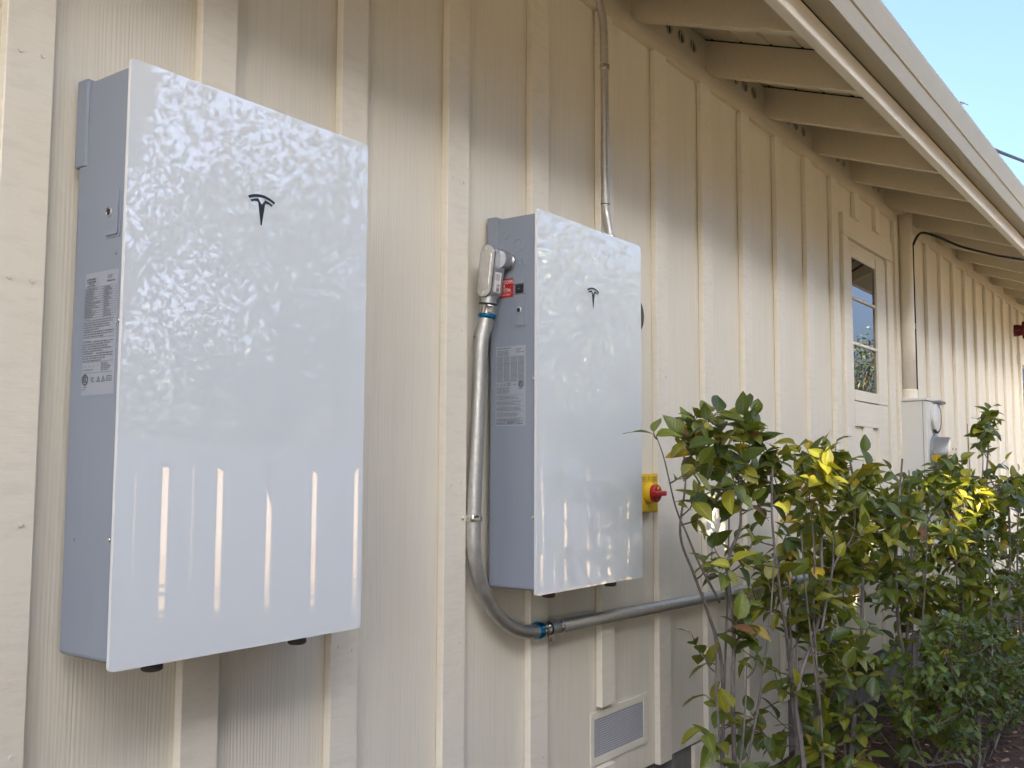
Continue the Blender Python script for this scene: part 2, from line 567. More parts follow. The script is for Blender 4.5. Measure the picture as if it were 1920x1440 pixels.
class Print:
    """flat print laid on a face: lettering, lines and bars collected into one mesh"""
    def __init__(s, mt, lift=0.0006):
        s.bm = bmesh.new(); s.mt = mt; s.z = lift
    def poly(s, pts):
        s.bm.faces.new([s.bm.verts.new(s.mt @ Vector((x, y, s.z))) for x, y in pts])
    def bar(s, x, y, w, h):
        s.poly([(x, y), (x+w, y), (x+w, y+h), (x, y+h)])
    def text(s, txt, x, y, size, align='LEFT', sx=1.0, bold=0.0):
        v, f = text_mesh(txt, size, align, sx, bold)
        vs = [s.bm.verts.new(s.mt @ Vector((a+x, b+y, s.z))) for a, b in v]
        for q in f:
            try: s.bm.faces.new([vs[i] for i in q])
            except ValueError: pass
    def words(s, x, y, w, h, rnd):
        """a line of lettering too small to read: word-long dashes of letter strokes"""
        c = x
        while c < x+w-0.0015:
            n = rnd.randint(2, 8)
            for _ in range(n):
                lw = h*0.62
                if c+lw > x+w: return
                t = h*0.17
                q = rnd.random()
                s.bar(c, y, t, h)
                if q < .75: s.bar(c+t, y+h*0.42, lw*.55, t)
                if q > .35: s.bar(c+lw*.62, y, t, h*(1 if q > .6 else .7))
                if q < .5: s.bar(c+t, y+h-t, lw*.55, t)
                c += lw*1.12
            c += h*0.55
    def ring(s, cx, cy, r, w, n=28):
        for i in range(n):
            a, b = 2*math.pi*i/n, 2*math.pi*(i+1)/n
            s.poly([(cx+r*math.cos(a), cy+r*math.sin(a)), (cx+r*math.cos(b), cy+r*math.sin(b)),
                    (cx+(r-w)*math.cos(b), cy+(r-w)*math.sin(b)), (cx+(r-w)*math.cos(a), cy+(r-w)*math.sin(a))])
    def done(s, name, m, parent):
        me = bpy.data.meshes.new(name)
        s.bm.to_mesh(me); s.bm.free()
        return link_mesh(name, me, m, parent)

def warning_triangle(pr, x, y, h):
    w = h*1.1; t = h*0.09
    A, B, C = (x, y), (x+w, y), (x+w/2, y+h)
    for p, q in ((A, B), (B, C), (C, A)):
        d = Vector((q[0]-p[0], q[1]-p[1])).normalized(); nrm = Vector((-d.y, d.x))*t
        pr.poly([p, q, (q[0]+nrm.x, q[1]+nrm.y), (p[0]+nrm.x, p[1]+nrm.y)])
    pr.bar(x+w/2-t*.6, y+h*.32, t*1.2, h*.34)
    pr.bar(x+w/2-t*.6, y+h*.17, t*1.2, h*.09)

def book(pr, x, y, h):
    w = h*.8; t = h*.1
    for x0 in (x, x+w):
        pr.bar(x0, y, w, t); pr.bar(x0, y+h-t, w, t); pr.bar(x0, y+t, t, h-2*t)
        for q in (.35, .6): pr.bar(x0+w*.25, y+h*q, w*.5, t*.6)
    pr.bar(x+2*w, y, t, h)

def listed_mark(pr, cx, cy, r):
    pr.ring(cx, cy, r, r*.16); pr.ring(cx, cy, r*.78, r*.06)
    h = r*.95
    t = r*.16
    # E T L letters of the testing mark
    x0 = cx-r*.55; y0 = cy-h/2
    pr.bar(x0, y0, t, h)
    for q in (0, .42, .84): pr.bar(x0, y0+h*q, r*.34, t)
    pr.bar(cx-r*.08, y0-h*.12, t, h*1.2); pr.bar(cx-r*.25, y0+h*.98, r*.5, t)
    pr.bar(cx+r*.22, y0, t, h); pr.bar(cx+r*.22, y0, r*.38, t)

# ------------------------------------------------------------------ THE HOUSE
house = thing('house', 'cream board and batten house wall with open rafter eaves', 'house', (0, 0, 0))
X0, X1 = -2.26, 12.6
PITCH = 0.345
bat_c = [0.317+0.4135*i for i in range(-6, 30)]
bat_c = [x for x in bat_c if X0 < x < X1]
BW = 0.046
# wall core, set back behind the siding
box('wall', (X0-0.1, 0.03, -0.2), (X1+0.1, 0.16, 3.24), M['eave'], house)
box('foundation', (X0-0.1, 0.012, -0.3), (X1+0.1, 0.029, 0.29), M['concrete'], house)
DOOR = (4.60, 5.60, 0.60, 2.822)       # outer edges of the casing
rp = random.Random(3)
edges = [X0] + bat_c + [X1]
FARWIN = (10.18, 11.1, 0.9, 2.42)
for a, b in zip(edges[:-1], edges[1:]):
    spans = [(0.272, 2.985)]
    lo, hi = a+0.0015, b-0.0015
    pieces = []
    if hi > DOOR[0] and lo < DOOR[1]:
        pieces += [(lo, hi, DOOR[3]+.002, 2.985), (lo, hi, 0.272, DOOR[2]-.002)]
        if lo < DOOR[0]: pieces.append((lo, DOOR[0]-.002, DOOR[2], DOOR[3]))
        if hi > DOOR[1]: pieces.append((DOOR[1]+.002, hi, DOOR[2], DOOR[3]))
    elif hi > FARWIN[0] and lo < FARWIN[1]:
        pieces += [(lo, hi, FARWIN[3], 2.985), (lo, hi, 0.272, FARWIN[2])]
        if lo < FARWIN[0]: pieces.append((lo, FARWIN[0], FARWIN[2], FARWIN[3]))
        if hi > FARWIN[1]: pieces.append((FARWIN[1], hi, FARWIN[2], FARWIN[3]))
    else:
        pieces.append((lo, hi, 0.272, 2.985))
    for (p, q, z0, z1) in pieces:
        if q-p > .01:
            box('siding_panel', (p, rp.uniform(0, .0012), z0), (q, 0.011, z1), M['panel'], house)
for c in bat_c:
    lo, hi = c-BW+rp.uniform(-.002, .002), c+BW+rp.uniform(-.002, .002)
    segs = [(0.268, 2.982)]
    if hi > DOOR[0] and lo < DOOR[1]: segs = [(DOOR[3]+.004, 2.982), (0.268, DOOR[2]-.004)]
    if hi > FARWIN[0]-.05 and lo < FARWIN[1]: segs = [(FARWIN[3]+.11, 2.982), (0.268, FARWIN[2]-.1)]
    if 1.9 < c < 2.05: segs = [(0.552, 2.982), (0.268, 0.356)]
    for z0, z1 in segs:
        box('batten', (lo, -0.0235-rp.uniform(0, .0015), z0), (hi, -0.0005, z1), M['batten'], house, 0.0016)
bm = bmesh.new()
for c in bat_c:
    z = .42+rp.uniform(0, .1)
    while z < 2.95:
        if not (DOOR[0]-.05 < c < DOOR[1]+.05 and z < DOOR[3]+.1) and not (c > 10.1) and not (1.9 < c < 2.05 and z < .6):
            for dx in (-.022, .022):
                bm_cyl(bm, (c+dx+rp.uniform(-.004, .004), -.0245, z+rp.uniform(-.01, .01)), (0, -1, 0), .0042, .0018, 8)
        z += .41+rp.uniform(-.03, .03)
from_bm('nail_head', bm, M['batten'], house, kind='stuff')
box('frieze_board', (X0, -0.0215, 2.984), (X1, 0.012, 3.052), M['eave'], house, 0.002)
# pale skirting board over part of the foundation
box('skirting_board', (2.66, -0.006, -0.12), (3.66, 0.011, 0.262), M['trim'], house, 0.002)
box('skirting_batten', (2.74, -0.022, -0.12), (2.83, -0.0065, 0.258), M['trim'], house, 0.0015)

# rafters, blocks between them with round vent holes
raf_x = [2.189, 2.844, 3.492, 4.163, 4.811, 5.531]
raf_x = [2.189-0.655*i for i in range(6, 0, -1)] + raf_x + [5.531+0.665*i for i in range(1, 11)]
raf_x = [x for x in raf_x if X0+.05 < x < X1]
RW, RH = 0.040, 0.150
def roof_z(y): return 3.053 + PITCH*y        # rafter underside
for x in raf_x:
    bm = bmesh.new()
    vs = []
    y0, y1 = 0.10, -0.639
    for xx in (x, x+RW):
        vs.append([bm.verts.new((xx, y0, roof_z(y0))), bm.verts.new((xx, y1, roof_z(y1))),
                   bm.verts.new((xx, y1, roof_z(y1)+RH)), bm.verts.new((xx, y0, roof_z(y0)+RH))])
    a, b = vs
    bm.faces.new(a); bm.faces.new(b[::-1])
    for i in range(4): bm.faces.new((a[i], b[i], b[(i+1) % 4], a[(i+1) % 4]))
    rft = from_bm('rafter', bm, M['eave'], house)
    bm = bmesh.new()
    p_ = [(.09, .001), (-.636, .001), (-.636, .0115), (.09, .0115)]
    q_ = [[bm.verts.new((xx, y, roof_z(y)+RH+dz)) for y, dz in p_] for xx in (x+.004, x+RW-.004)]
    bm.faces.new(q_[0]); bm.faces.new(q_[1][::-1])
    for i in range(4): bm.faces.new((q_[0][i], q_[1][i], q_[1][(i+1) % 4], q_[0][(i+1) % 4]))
    from_bm('gap_shadow_strip', bm, M['dark_gap'], rft)  # near-black filler standing in for the shadow gap above each rafter
NH = 16
for xa, xb in zip(raf_x[:-1], raf_x[1:]):
    lo, hi = xa+RW+.0005, xb-.0005
    zl, zh = 3.0535, 3.202
    yb = -0.004
    bm = bmesh.new()
    rr = 0.027
    mid = (lo+hi)/2 + 0.07
    cs = [mid-0.11, mid, mid+0.11]
    zc = 3.135
    hw = 0.05
    def vert(x, z): return bm.verts.new((x, yb, z))
    # cells with holes
    xs = [lo]+[c+s*hw for c in cs for s in (-1, 1)]+[hi]
    for i in range(len(xs)-1):
        l, r = xs[i], xs[i+1]
        hole = next((c for c in cs if abs((l+r)/2-c) < .01), None)
        if hole is None:
            bm.faces.new([vert(l, zl), vert(r, zl), vert(r, zh), vert(l, zh)])
        else:
            sq, ci, ci2 = [], [], []
            for j in range(NH):
                a = 2*math.pi*(j+.5)/NH
                d = Vector((math.cos(a), math.sin(a)))
                ci.append(vert(hole+rr*d.x, zc+rr*d.y))
                ci2.append(bm.verts.new((hole+rr*d.x, yb+.028, zc+rr*d.y)))
                s = 1/max(abs(d.x), abs(d.y))
                hx = hole+hw*d.x*s
                hz = (zc + (zh-zc)*d.y*s) if d.y > 0 else (zc + (zc-zl)*d.y*s)
                sq.append(vert(hx, hz))
            for j in range(NH):
                n = (j+1) % NH
                bm.faces.new((sq[j], sq[n], ci[n], ci[j]))
                bm.faces.new((ci[j], ci[n], ci2[n], ci2[j]))
            for sx_ in (l, r):
                for sz in (zl, zh):
                    k2 = sorted(sq, key=lambda v: (v.co.x-sx_)**2+(v.co.z-sz)**2)[:2]
                    bm.faces.new((k2[0], k2[1], vert(sx_, sz)))
    blk = from_bm('rafter_block', bm, M['eave'], house)
    for c in cs:
        bm = bmesh.new()
        bm_cyl(bm, (c, yb+.010, zc), (0, -1, 0), rr*.99, .003, 18, mat=0)
        vh = from_bm('vent_hole', bm, M['vent_dark'], blk)
        bm = bmesh.new()
        bm_lathe(bm, [(0, rr+.004), (.003, rr+.007), (.004, rr+.003), (.001, rr+.0005)], (c, yb, zc), (0, -1, 0), 20)
        for f in [f for f in bm.faces if len(f.verts) > 4]: bm.faces.remove(f)
        shade(from_bm('vent_rim', bm, M['eave'], blk))
        box('vent_bar', (c-.0022, yb+.001, zc-rr), (c+.0022, yb+.005, zc+rr), M['eave'], blk)

# sheathing boards seen between the rafters, running along the house
bw = 0.132
for i in range(6):
    y_hi = 0.10 - i*bw
    y_lo = y_hi - bw + 0.0008
    bm = bmesh.new()
    prof = [(y_hi, .012), (y_hi-.007, .0), (y_lo+.007, .0), (y_lo, .012), (y_lo, .022), (y_hi, .022)]
    ends = []
    for xx in (X0, X1):
        ends.append([bm.verts.new((xx, y, roof_z(y)+RH+.0075+dz)) for y, dz in prof])
    n = len(prof)
    for j in range(n): bm.faces.new((ends[0][j], ends[0][(j+1) % n], ends[1][(j+1) % n], ends[1][j]))
    bm.faces.new(ends[0][::-1]); bm.faces.new(ends[1])
    from_bm('roof_board', bm, M['eave'], house)
box('fascia_board', (X0, -0.678, 2.83), (X1, -0.640, 3.04), M['trim'], house, 0.003)
# roof covering above
bm = bmesh.new()
a = []
for xx in (X0-.05, X1+.05):
    a.append([bm.verts.new((xx, y, z)) for y, z in ((-.70, roof_z(-.70)+RH+.034), (2.6, roof_z(2.6)+RH+.034), (2.6, roof_z(2.6)+RH+.052), (-.70, roof_z(-.70)+RH+.052))])
for j in range(4): bm.faces.new((a[0][j], a[0][(j+1) % 4], a[1][(j+1) % 4], a[1][j]))
bm.faces.new(a[0][::-1]); bm.faces.new(a[1])
from_bm('roof', bm, M['roof'], house)

# door set in the siding
door = box('door', (4.695, 0.013, 0.62), (5.468, 0.029, 2.694), M['trim'], house)
def dpart(n, lo, hi, m='trim', bev=.0025): return box(n, lo, hi, M[m], door, bev)
dpart('door_casing', (4.602, -.020, .60), (4.694, .012, 2.69))
dpart('door_casing', (5.472, -.020, .60), (5.598, .012, 2.69))
dpart('door_casing', (4.602, -.022, 2.693), (5.598, .012, 2.820))
dpart('door_stile', (4.700, -.004, .62), (4.795, .0125, 2.688))
dpart('door_stile', (5.262, -.004, .62), (5.462, .0125, 2.688))
dpart('door_rail', (4.7955, -.004, 2.595), (5.2615, .0125, 2.688))
dpart('door_rail', (4.7955, -.004, 1.60), (5.2615, .0125, 1.745))
dpart('sash_rail', (4.7955, -.010, 1.749), (5.2615, .0125, 1.812))
dpart('sash_stile', (5.2625, -.010, 1.749), (5.455, -.0045, 2.66))
dpart('door_rail', (4.7955, -.004, .62), (5.2615, .0125, .80))
dpart('door_stile', (4.975, -.004, .8005), (5.145, .0125, 1.5995))
for z0, z1 in ((1.8125, 2.076), (2.094, 2.346), (2.364, 2.594)):
    box('pane', (4.796, .004, z0), (5.261, .008, z1), M['pane'], door)
for z in (2.085, 2.355):
    dpart('muntin', (4.7955, -.006, z-.0085), (5.2615, .0125, z+.0085))
# window at the far end of the wall
fw = box('window', (FARWIN[0], .012, FARWIN[2]), (FARWIN[1], .028, FARWIN[3]), M['trim'], house)
def wp(n, lo, hi, m='trim'): return box(n, lo, hi, M[m], fw, .002)
x0, x1, z0, z1 = FARWIN
wp('window_frame', (x0, -.03, z0), (x0+.07, .011, z1)); wp('window_frame', (x1-.07, -.03, z0), (x1, .011, z1))
wp('window_frame', (x0-.03, -.034, z1+.001), (x1+.03, .011, z1+.1)); wp('window_sill', (x0-.03, -.05, z0-.06), (x1+.03, .011, z0-.001))
for i in range(3):
    h = (z1-z0)/3
    box('pane', (x0+.071, .002, z0+h*i+.012), (x1-.071, .006, z0+h*(i+1)-.012), M['pane'], fw)
for i in (1, 2):
    wp('muntin', (x0+.071, -.012, z0+(z1-z0)/3*i-.0115), (x1-.071, .011, z0+(z1-z0)/3*i+.0115))

# ------------------------------------------------------------------ gutter
gut = thing('gutter', 'long cream metal gutter along the eave edge', 'gutter', (X0, -0.72, 2.914))
bm = bmesh.new()
prof = [(-.6795, 3.085), (-.6795, 2.917), (-.683, 2.914), (-.748, 2.914), (-.7515, 2.9165), (-.7540, 2.930), (-.7640, 2.984), (-.7690, 2.9885), (-.7705, 2.9925), (-.7690, 2.9965),
        (-.7645, 2.999), (-.7660, 3.008), (-.7710, 3.040), (-.7795, 3.085), (-.7815, 3.100), (-.7815, 3.107), (-.778, 3.111), (-.766, 3.111), (-.764, 3.106)]
rows = []
nx = 60
for i in range(nx+1):
    xx = X0-.02 + (X1-X0+.04)*i/nx
    w = 0.0012*math.sin(i*1.7)+.0008*math.sin(i*.9+1)
    rows.append([bm.verts.new((xx, y + w*(1 if y < -.75 else .3), z+.6*w)) for y, z in prof])
for i in range(nx):
    for j in range(len(prof)-1):
        bm.faces.new((rows[i][j], rows[i][j+1], rows[i+1][j+1], rows[i+1][j]))
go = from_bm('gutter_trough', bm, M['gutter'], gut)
md = go.modifiers.new('thickness', 'SOLIDIFY'); md.thickness = 0.0012; md.offset = 0
shade(go, 22, 9)
for xx in (X0-.021, X1+.021):
    box('end_cap', (xx-.001, -.768, 2.914), (xx+.001, -.68, 3.085), M['gutter'], gut)
box('joint_shadow_strip', (X0, -.6805, 2.9105), (X1, -.6785, 2.9165), M['dark_gap'], gut)  # dark strip standing in for the shadow line where gutter meets fascia
lf = bmesh.new()
bm_tube(lf, [(4.02, -.775, 3.108), (4.06, -.79, 3.122), (4.10, -.80, 3.125)], .003, 5, .001)
bm_tube(lf, [(4.0, -.77, 3.112), (4.05, -.782, 3.128), (4.08, -.80, 3.118)], .006, 4, .001)
from_bm('leaf_debris', lf, M['chip_pale'], gut)

# ------------------------------------------------------------------ wall batteries
def arc(cx, cy, r, a0, a1, n):
    return [(cx+r*math.sin(R(a0+(a1-a0)*i/n)), cy+r*math.cos(R(a0+(a1-a0)*i/n))) for i in range(n+1)]

def emblem(parent, x, y, z):
    """dark T-shaped emblem printed on the glass"""
    mt = frame(FRONT, (x, y, z))
    pr = Print(mt, 0.0007)
    r = .072
    A = 29
    o = arc(0, -r, r, -A, A, 16); i_ = arc(0, -r, r-.0058, -A*1.0, A*1.0, 16)
    for j in range(16):
        pr.poly([o[j], o[j+1], i_[j+1], i_[j]])
    ro, ri = r-.0088, r-.0185
    for s in (-1, 1):
        o = arc(0, -r, ro, s*27.5, s*8, 8)
        # lower edge: curls up at the outer tip, meets the stem inside
        i_ = [(s*.0245, -.0200), (s*.0228, -.0178), (s*.0195, -.0166), (s*.0165, -.0162), (s*.0140, -.0160), (s*.0118, -.0162), (s*.0100, -.0166), (s*.0090, -.0172), (s*.0088, -.0178)]
        for j in range(8):
            q = [o[j], o[j+1], i_[j+1], i_[j]]
            pr.poly(q if s < 0 else q[::-1])
        q = [o[8], (0, -.0205), (0, -.064), (s*.0014, -.064), (s*.0088, -.0178)]
        pr.poly(q if s > 0 else q[::-1])
    return pr.done('emblem', M['emblem'], parent)

def unit(x0, label, variant):
    u = thing('wall_battery', label, 'home battery', (x0, 0, 1.0), 'home batteries on the siding')
    W, GZ0, GZ1 = 0.6085, 1.000, 2.0985
    # cabinet: lower body and the slightly recessed upper part
    bm = bmesh.new()
    bm_box(bm, (x0+.004, -.1855, 1.0115), (x0+W-.004, -.021, 1.9225), 0, 0)
    es = [e for e in bm.edges if all(abs(v.co.y+.021) < 1e-5 for v in e.verts) or all(abs(v.co.z-1.0115) < 1e-5 for v in e.verts)
          or (all(v.co.y > -.03 for v in e.verts))]
    bmesh.ops.bevel(bm, geom=es, offset=.009, segments=4, profile=.5, affect='EDGES')
    bm_box(bm, (x0+.0062, -.1853, 1.9205), (x0+W-.0062, -.046, 2.0870), .0025, 0, 2)
    body = shade(from_bm('cabinet', bm, M['unit'], u), 50)
    box('mounting_flange', (x0+.002, -.0465, 1.9235), (x0+W-.002, -.012, 2.0955), M['unit'], u, .003, 2)
    box('flange_edge', (x0+.0035, -.0505, 1.9240), (x0+.012, -.0467, 2.0890), M['unit'], u, .0012)
    box('wall_bracket', (x0+.05, -.0208, 1.05), (x0+W-.05, -.002, 1.90), M['black'], u)
    # glass front
    bm = bmesh.new()
    mt = frame(FRONT, (x0+W/2, -.1870, (GZ0+GZ1)/2))
    bm_prism(bm, rrect(W, GZ1-GZ0, .0075), 0, .0085, mt, 0, 1, .0014)
    g = shade(from_bm('front_glass', bm, [M['glass'], M['glass_edge']], u), 35)
    emblem(u, x0+.3035, -.1957, 1.912)
    # feet
    for fx in (.105, .452):
        bm = bmesh.new()
        bm_lathe(bm, [(0, .008), (.012, .008), (.014, .016), (.018, .0195), (.026, .0195), (.029, .016)], (x0+fx, -.165, 1.0125), (0, 0, -1), 18)
        shade(from_bm('levelling_foot', bm, M['rubber'], u))
    sx = x0+.004                      # plane of the side that faces the camera
    def bolt(y, z, r=.0045):
        bm = bmesh.new()
        bm_lathe(bm, [(-.002, r), (.002, r), (.003, r*.8), (.003, r*.45), (.0012, r*.4)], (sx, y, z), (-1, 0, 0), 14)
        shade(from_bm('screw', bm, M['zinc'], u))
    def access(yc, zc, w, h):
        bm = bmesh.new()
        bm_prism(bm, rrect(w, h, .006), -.002, .0012, frame(SIDE, (sx, yc, zc)), 0, 0, .0008)
        shade(from_bm('access_cover_rim', bm, M['unit'], u), 30)
        bm = bmesh.new()
        bm_prism(bm, rrect(w-.0085, h-.0075, .004), -.001, .0040, frame(SIDE, (sx, yc+.0012, zc+.001)), 0, 0, .0012)
        return shade(from_bm('access_cover', bm, M['unit'], u), 30)
    def lock(cv, yc, zc, xx):
        bm = bmesh.new()
        bm_lathe(bm, [(-.001, .0095), (.0012, .0095), (.0022, .0075), (.0008, .0068), (.0008, .001)], (xx, yc, zc), (-1, 0, 0), 20)
        shade(from_bm('lock_bezel', bm, M['alu'], cv))
        bm = bmesh.new()
        bm_lathe(bm, [(.0005, .0066), (.0015, .0060), (.0024, .0035), (.0012, .002)], (xx, yc, zc), (-1, 0, 0), 16)
        shade(from_bm('lock_core', bm, M['black'], cv))
    rl = random.Random(5+variant)
    if variant == 0:
        cv = access(-.1505, 1.8175, .048, .091)
        lock(cv, -.141, 1.820, sx-.0040)
        bolt(-.1790, 1.617); bolt(-.1765, 1.227)
        box('slot', (sx-.0004, -.0625, 1.2195), (sx+.001, -.0615, 1.2245), M['black'], u)
        cw, ch = .106, .227
        y0, zt = -.066, 1.713           # label left edge, top
        lab = prism('spec_label', rrect(cw, ch, .003), 0, .0005, frame(SIDE, (sx, y0-cw/2, zt-ch/2)), M['label'], u)
        pr = Print(frame(SIDE, (sx-.0005, y0, zt)), .0004)
        for t, yy in (('BATTERY ENERGY', -.0135), ('STORAGE SYSTEM', -.0185)):
            pr.text(t, .021, yy, .0044, 'CENTER', .85, .00012)
        pr.words(.012, -.0222, .018, .0024, rl); pr.words(.006, -.0262, .032, .0024, rl)
        pr.bar(.041, -.0265, .0003, .018)
        pr.words(.074, -.0115, .018, .0024, rl); pr.words(.074, -.0150, .015, .0024, rl); pr.words(.072, -.0215, .028, .003, rl)
        # table
        tx, tw, tz, th = .001, .1015, -.0285, .0560
        n = 13
        for i in range(n+1): pr.bar(tx, tz-th*i/n, tw, .00045)
        for xx in (tx, tx+tw*.60, tx+tw): pr.bar(xx, tz-th, .00045, th)
        for i in range(n):
            yy = tz-th*(i+1)/n+.0011
            pr.words(tx+.0015, yy, rl.uniform(.022, .052), .0021, rl)
            pr.words(tx+tw*.60+.003, yy, rl.uniform(.012, .026), .0021, rl)
        def para(head, yy, lines):
            pr.text(head, .001, yy, .0058, 'LEFT', .8)
            hw = {'CAUTION': .026, 'WARNING': .027, 'ATTENTION': .031, 'AVERTISSEMENT': .045}[head]
            pr.words(hw, yy, .1-hw, .0023, rl)
            for i in range(lines):
                pr.words(.001, yy-.0042*(i+1), .1-rl.uniform(0, .03)-(.03 if i == lines-1 else 0), .0023, rl)
        para('CAUTION', -.0905, 4); para('WARNING', -.1120, 2)
        pr.bar(.001, -.1220, .1, .0004)
        para('ATTENTION', -.1305, 4); para('AVERTISSEMENT', -.1525, 3)
        pr.bar(.001, -.1665, .1, .0004)
        for i, chh in enumerate('TESLA'): pr.text(chh, .004+i*.0085, -.1765, .0048, 'LEFT', .9)
        pr.words(.003, -.1815, .036, .0018, rl); pr.bar(.051, -.184, .0004, .0155)
        for i in range(5): pr.words(.062, -.1705-.0032*i, rl.uniform(.02, .034), .0019, rl)
        pr.bar(.001, -.1865, .1, .0004)
        listed_mark(pr, .0115, -.1985, .0105)
        pr.text('FC', .031, -.2035, .0125, 'LEFT', .72)
        warning_triangle(pr, .0500, -.2035, .0105); warning_triangle(pr, .0655, -.2035, .0105); book(pr, .0820, -.2030, .0095)
        pr.words(.006, -.2135, .012, .0022, rl); pr.text('5024946', .002, -.2180, .0036, 'LEFT', .9)
        pr.done('label_print', M['ink'], lab)
        pr = Print(frame(SIDE, (sx, -.163, 1.741)), .0005)
        pr.bar(-.0004, -.001, .0008, .006); pr.poly([(-.0025, .001), (.0025, .0005), (0, -.0035)])
        pr.done('pen_mark', M['ink'], u)
    else:
        bolt(-.1820, 1.609); bolt(-.1800, 1.217)
        for (yy, zz, r) in ((-.078, 2.035, .0125), (-.126, 2.0005, .0190), (-.139, 1.948, .0095)):
            bm = bmesh.new()
            bm_lathe(bm, [(-.001, r), (.0010, r), (.0014, r-.0006), (.0010, r-.0014), (-.0004, r-.0016)], (x0+.0062, yy, zz), (-1, 0, 0), 28)
            shade(from_bm('knockout', bm, [M['unit']], u), 30)
            bm = bmesh.new()
            bm_lathe(bm, [(0, r+.0004), (.0005, r+.0002), (.0012, r-.0004), (.0005, r-.0010), (0, r-.0012)], (x0+.0062, yy, zz), (-1, 0, 0), 28)
            for f in [f for f in bm.faces if len(f.verts) > 4]: bm.faces.remove(f)
            shade(from_bm('knockout_groove', bm, M['zinc'], u), 80)
        cv = access(-.1345, 1.8345, .045, .150)
        lock(cv, -.1310, 1.809, sx-.0040)
        box('cover_joint', (sx-.0044, -.1548, 1.8545), (sx-.003, -.1130, 1.8557), M['black'], cv)
        sw = box('shutdown_switch', (sx-.0062, -.1480, 1.858), (sx-.0035, -.1195, 1.882), M['black'], cv, .001)
        box('switch_hood', (sx-.0085, -.1500, 1.8835), (sx-.0035, -.1160, 1.8885), M['unit'], cv, .0012)
        box('switch_rocker', (sx-.0078, -.1420, 1.8625), (sx-.0063, -.1260, 1.8775), M['black'], cv, .001)
        pr = Print(frame(SIDE, (sx-.0078, -.134, 1.869)), .0004)
        pr.text('OFF', 0, 0, .0045, 'CENTER'); pr.done('switch_print', M['label'], cv)
        # red shutdown label
        cw, ch = .090, .056
        y0, zt = -.019, 1.9055
        lab = prism('shutdown_label', rrect(cw, ch, .003), 0, .0006, frame(SIDE, (sx, y0-cw/2, zt-ch/2)), M['label_red'], u)
        pr = Print(frame(SIDE, (sx-.0006, y0, zt)), .0004)
        pr.text('RAPID SHUTDOWN', .006, -.0155, .0150, 'LEFT', .615, .00025)
        pr.text('SWITCH FOR', .006, -.0275, .0150, 'LEFT', .615, .00025)
        pr.text('SOLAR PV SYSTEM»', .006, -.0395, .0150, 'LEFT', .585, .00025)
        pr.bar(.004, -.0435, cw-.008, .0005)
        pr.words(.006, -.0500, cw-.014, .0042, rl)
        pr.done('label_print', M['print_cream'], lab)
        cw, ch = .106, .232
        y0, zt = -.047, 1.7065
        lab = prism('spec_label', rrect(cw, ch, .003), 0, .0005, frame(SIDE, (sx, y0-cw/2, zt-ch/2)), M['label'], u)
        pr = Print(frame(SIDE, (sx-.0005, y0, zt)), .0004)
        pr.words(.003, -.0075, .052, .003, rl)
        for i in range(4): pr.words(.006, -.0145-.0042*i, .042, .0024, rl)
        pr.words(.073, -.011, .02, .0024, rl); pr.words(.073, -.015, .014, .0024, rl); pr.words(.073, -.0205, .03, .0028, rl)
        yy = -.034
        while yy > -.103:
            pr.words(.003, yy, .024, .002, rl); pr.words(.031, yy, .02, .002, rl)
            pr.words(.056, yy, .022, .002, rl); pr.words(.082, yy, .02, .002, rl)
            yy -= .0034
        for q in (-.0305, -.051, -.104): pr.bar(.002, q, .1, .0004)
        for q in (.030, .055, .081): pr.bar(q, -.104, .0004, .073)
        pr.text('FC', .003, -.1155, .009, 'LEFT', .72)
        warning_triangle(pr, .0165, -.1155, .007); warning_triangle(pr, .028, -.1155, .007); book(pr, .040, -.1155, .008)
        pr.words(.064, -.1140, .012, .003, rl)
        listed_mark(pr, .0905, -.1120, .0095)
        pr.words(.083, -.1260, .016, .003, rl)
        for i in range(5): pr.words(.003, -.1220-.0038*i, .048, .0022, rl)
        yy = -.1425
        for blk in range(5):
            pr.bar(.002, yy+.0005, .1, .0004); yy -= .0045
            for i in range(3 if blk < 4 else 5):
                pr.words(.003, yy, .098-rl.uniform(0, .03), .0021, rl); yy -= .0036
            yy -= .0012
        pr.bar(.002, -.2135, .1, .0004)
        for i, chh in enumerate('TESLA'): pr.text(chh, .004+i*.006, -.2200, .004, 'LEFT', .9)
        pr.words(.003, -.2255, .026, .0018, rl)
        for i in range(3):
            pr.words(.044, -.2185-.0034*i, .022, .0018, rl); pr.words(.076, -.2185-.0034*i, .022, .0018, rl)
        pr.done('label_print', M['ink'], lab)
    return u

unit(0.0, 'large white glass fronted battery nearest the camera with long spec label and no pipes', 0)
unit(1.2930, 'white glass fronted battery with metal conduit and red shutdown label on its side', 1)

# ------------------------------------------------------------------ conduit from the second battery, along the wall
cd = thing('electrical_conduit', 'thick grey metal conduit curving from the battery side along the lower wall', 'conduit', (1.207, -.04, .86))
PX, PR = 1.2335, .0208
lb_top, lb_bot = Vector((1.2465, -.0735, 1.9900)), Vector((1.2435, -.0580, 1.8480))
axis = (lb_bot-lb_top).normalized()
def lb_matrix():
    # local x: along +(-y), local y: up the body, local z: towards the camera side (-x)
    yv = -axis
    zv = Vector((-1, 0, 0)); zv = (zv - yv*zv.dot(yv)).normalized()
    xv = yv.cross(zv)
    c = (lb_top+lb_bot)/2
    return Matrix(((xv.x, yv.x, zv.x, c.x), (xv.y, yv.y, zv.y, c.y), (xv.z, yv.z, zv.z, c.z), (0, 0, 0, 1)))
LBM = lb_matrix()
LBL, LBW = .150, .050
body = shade(prism('conduit_body', rrect(LBW, LBL, .0245, 8), -.030, .020, LBM, M['alu'], cd, bevel=.003), 50)
prism('gasket', rrect(LBW+.002, LBL+.002, .0255, 8), .0202, .0222, LBM, M['black'], cd)
bm = bmesh.new()
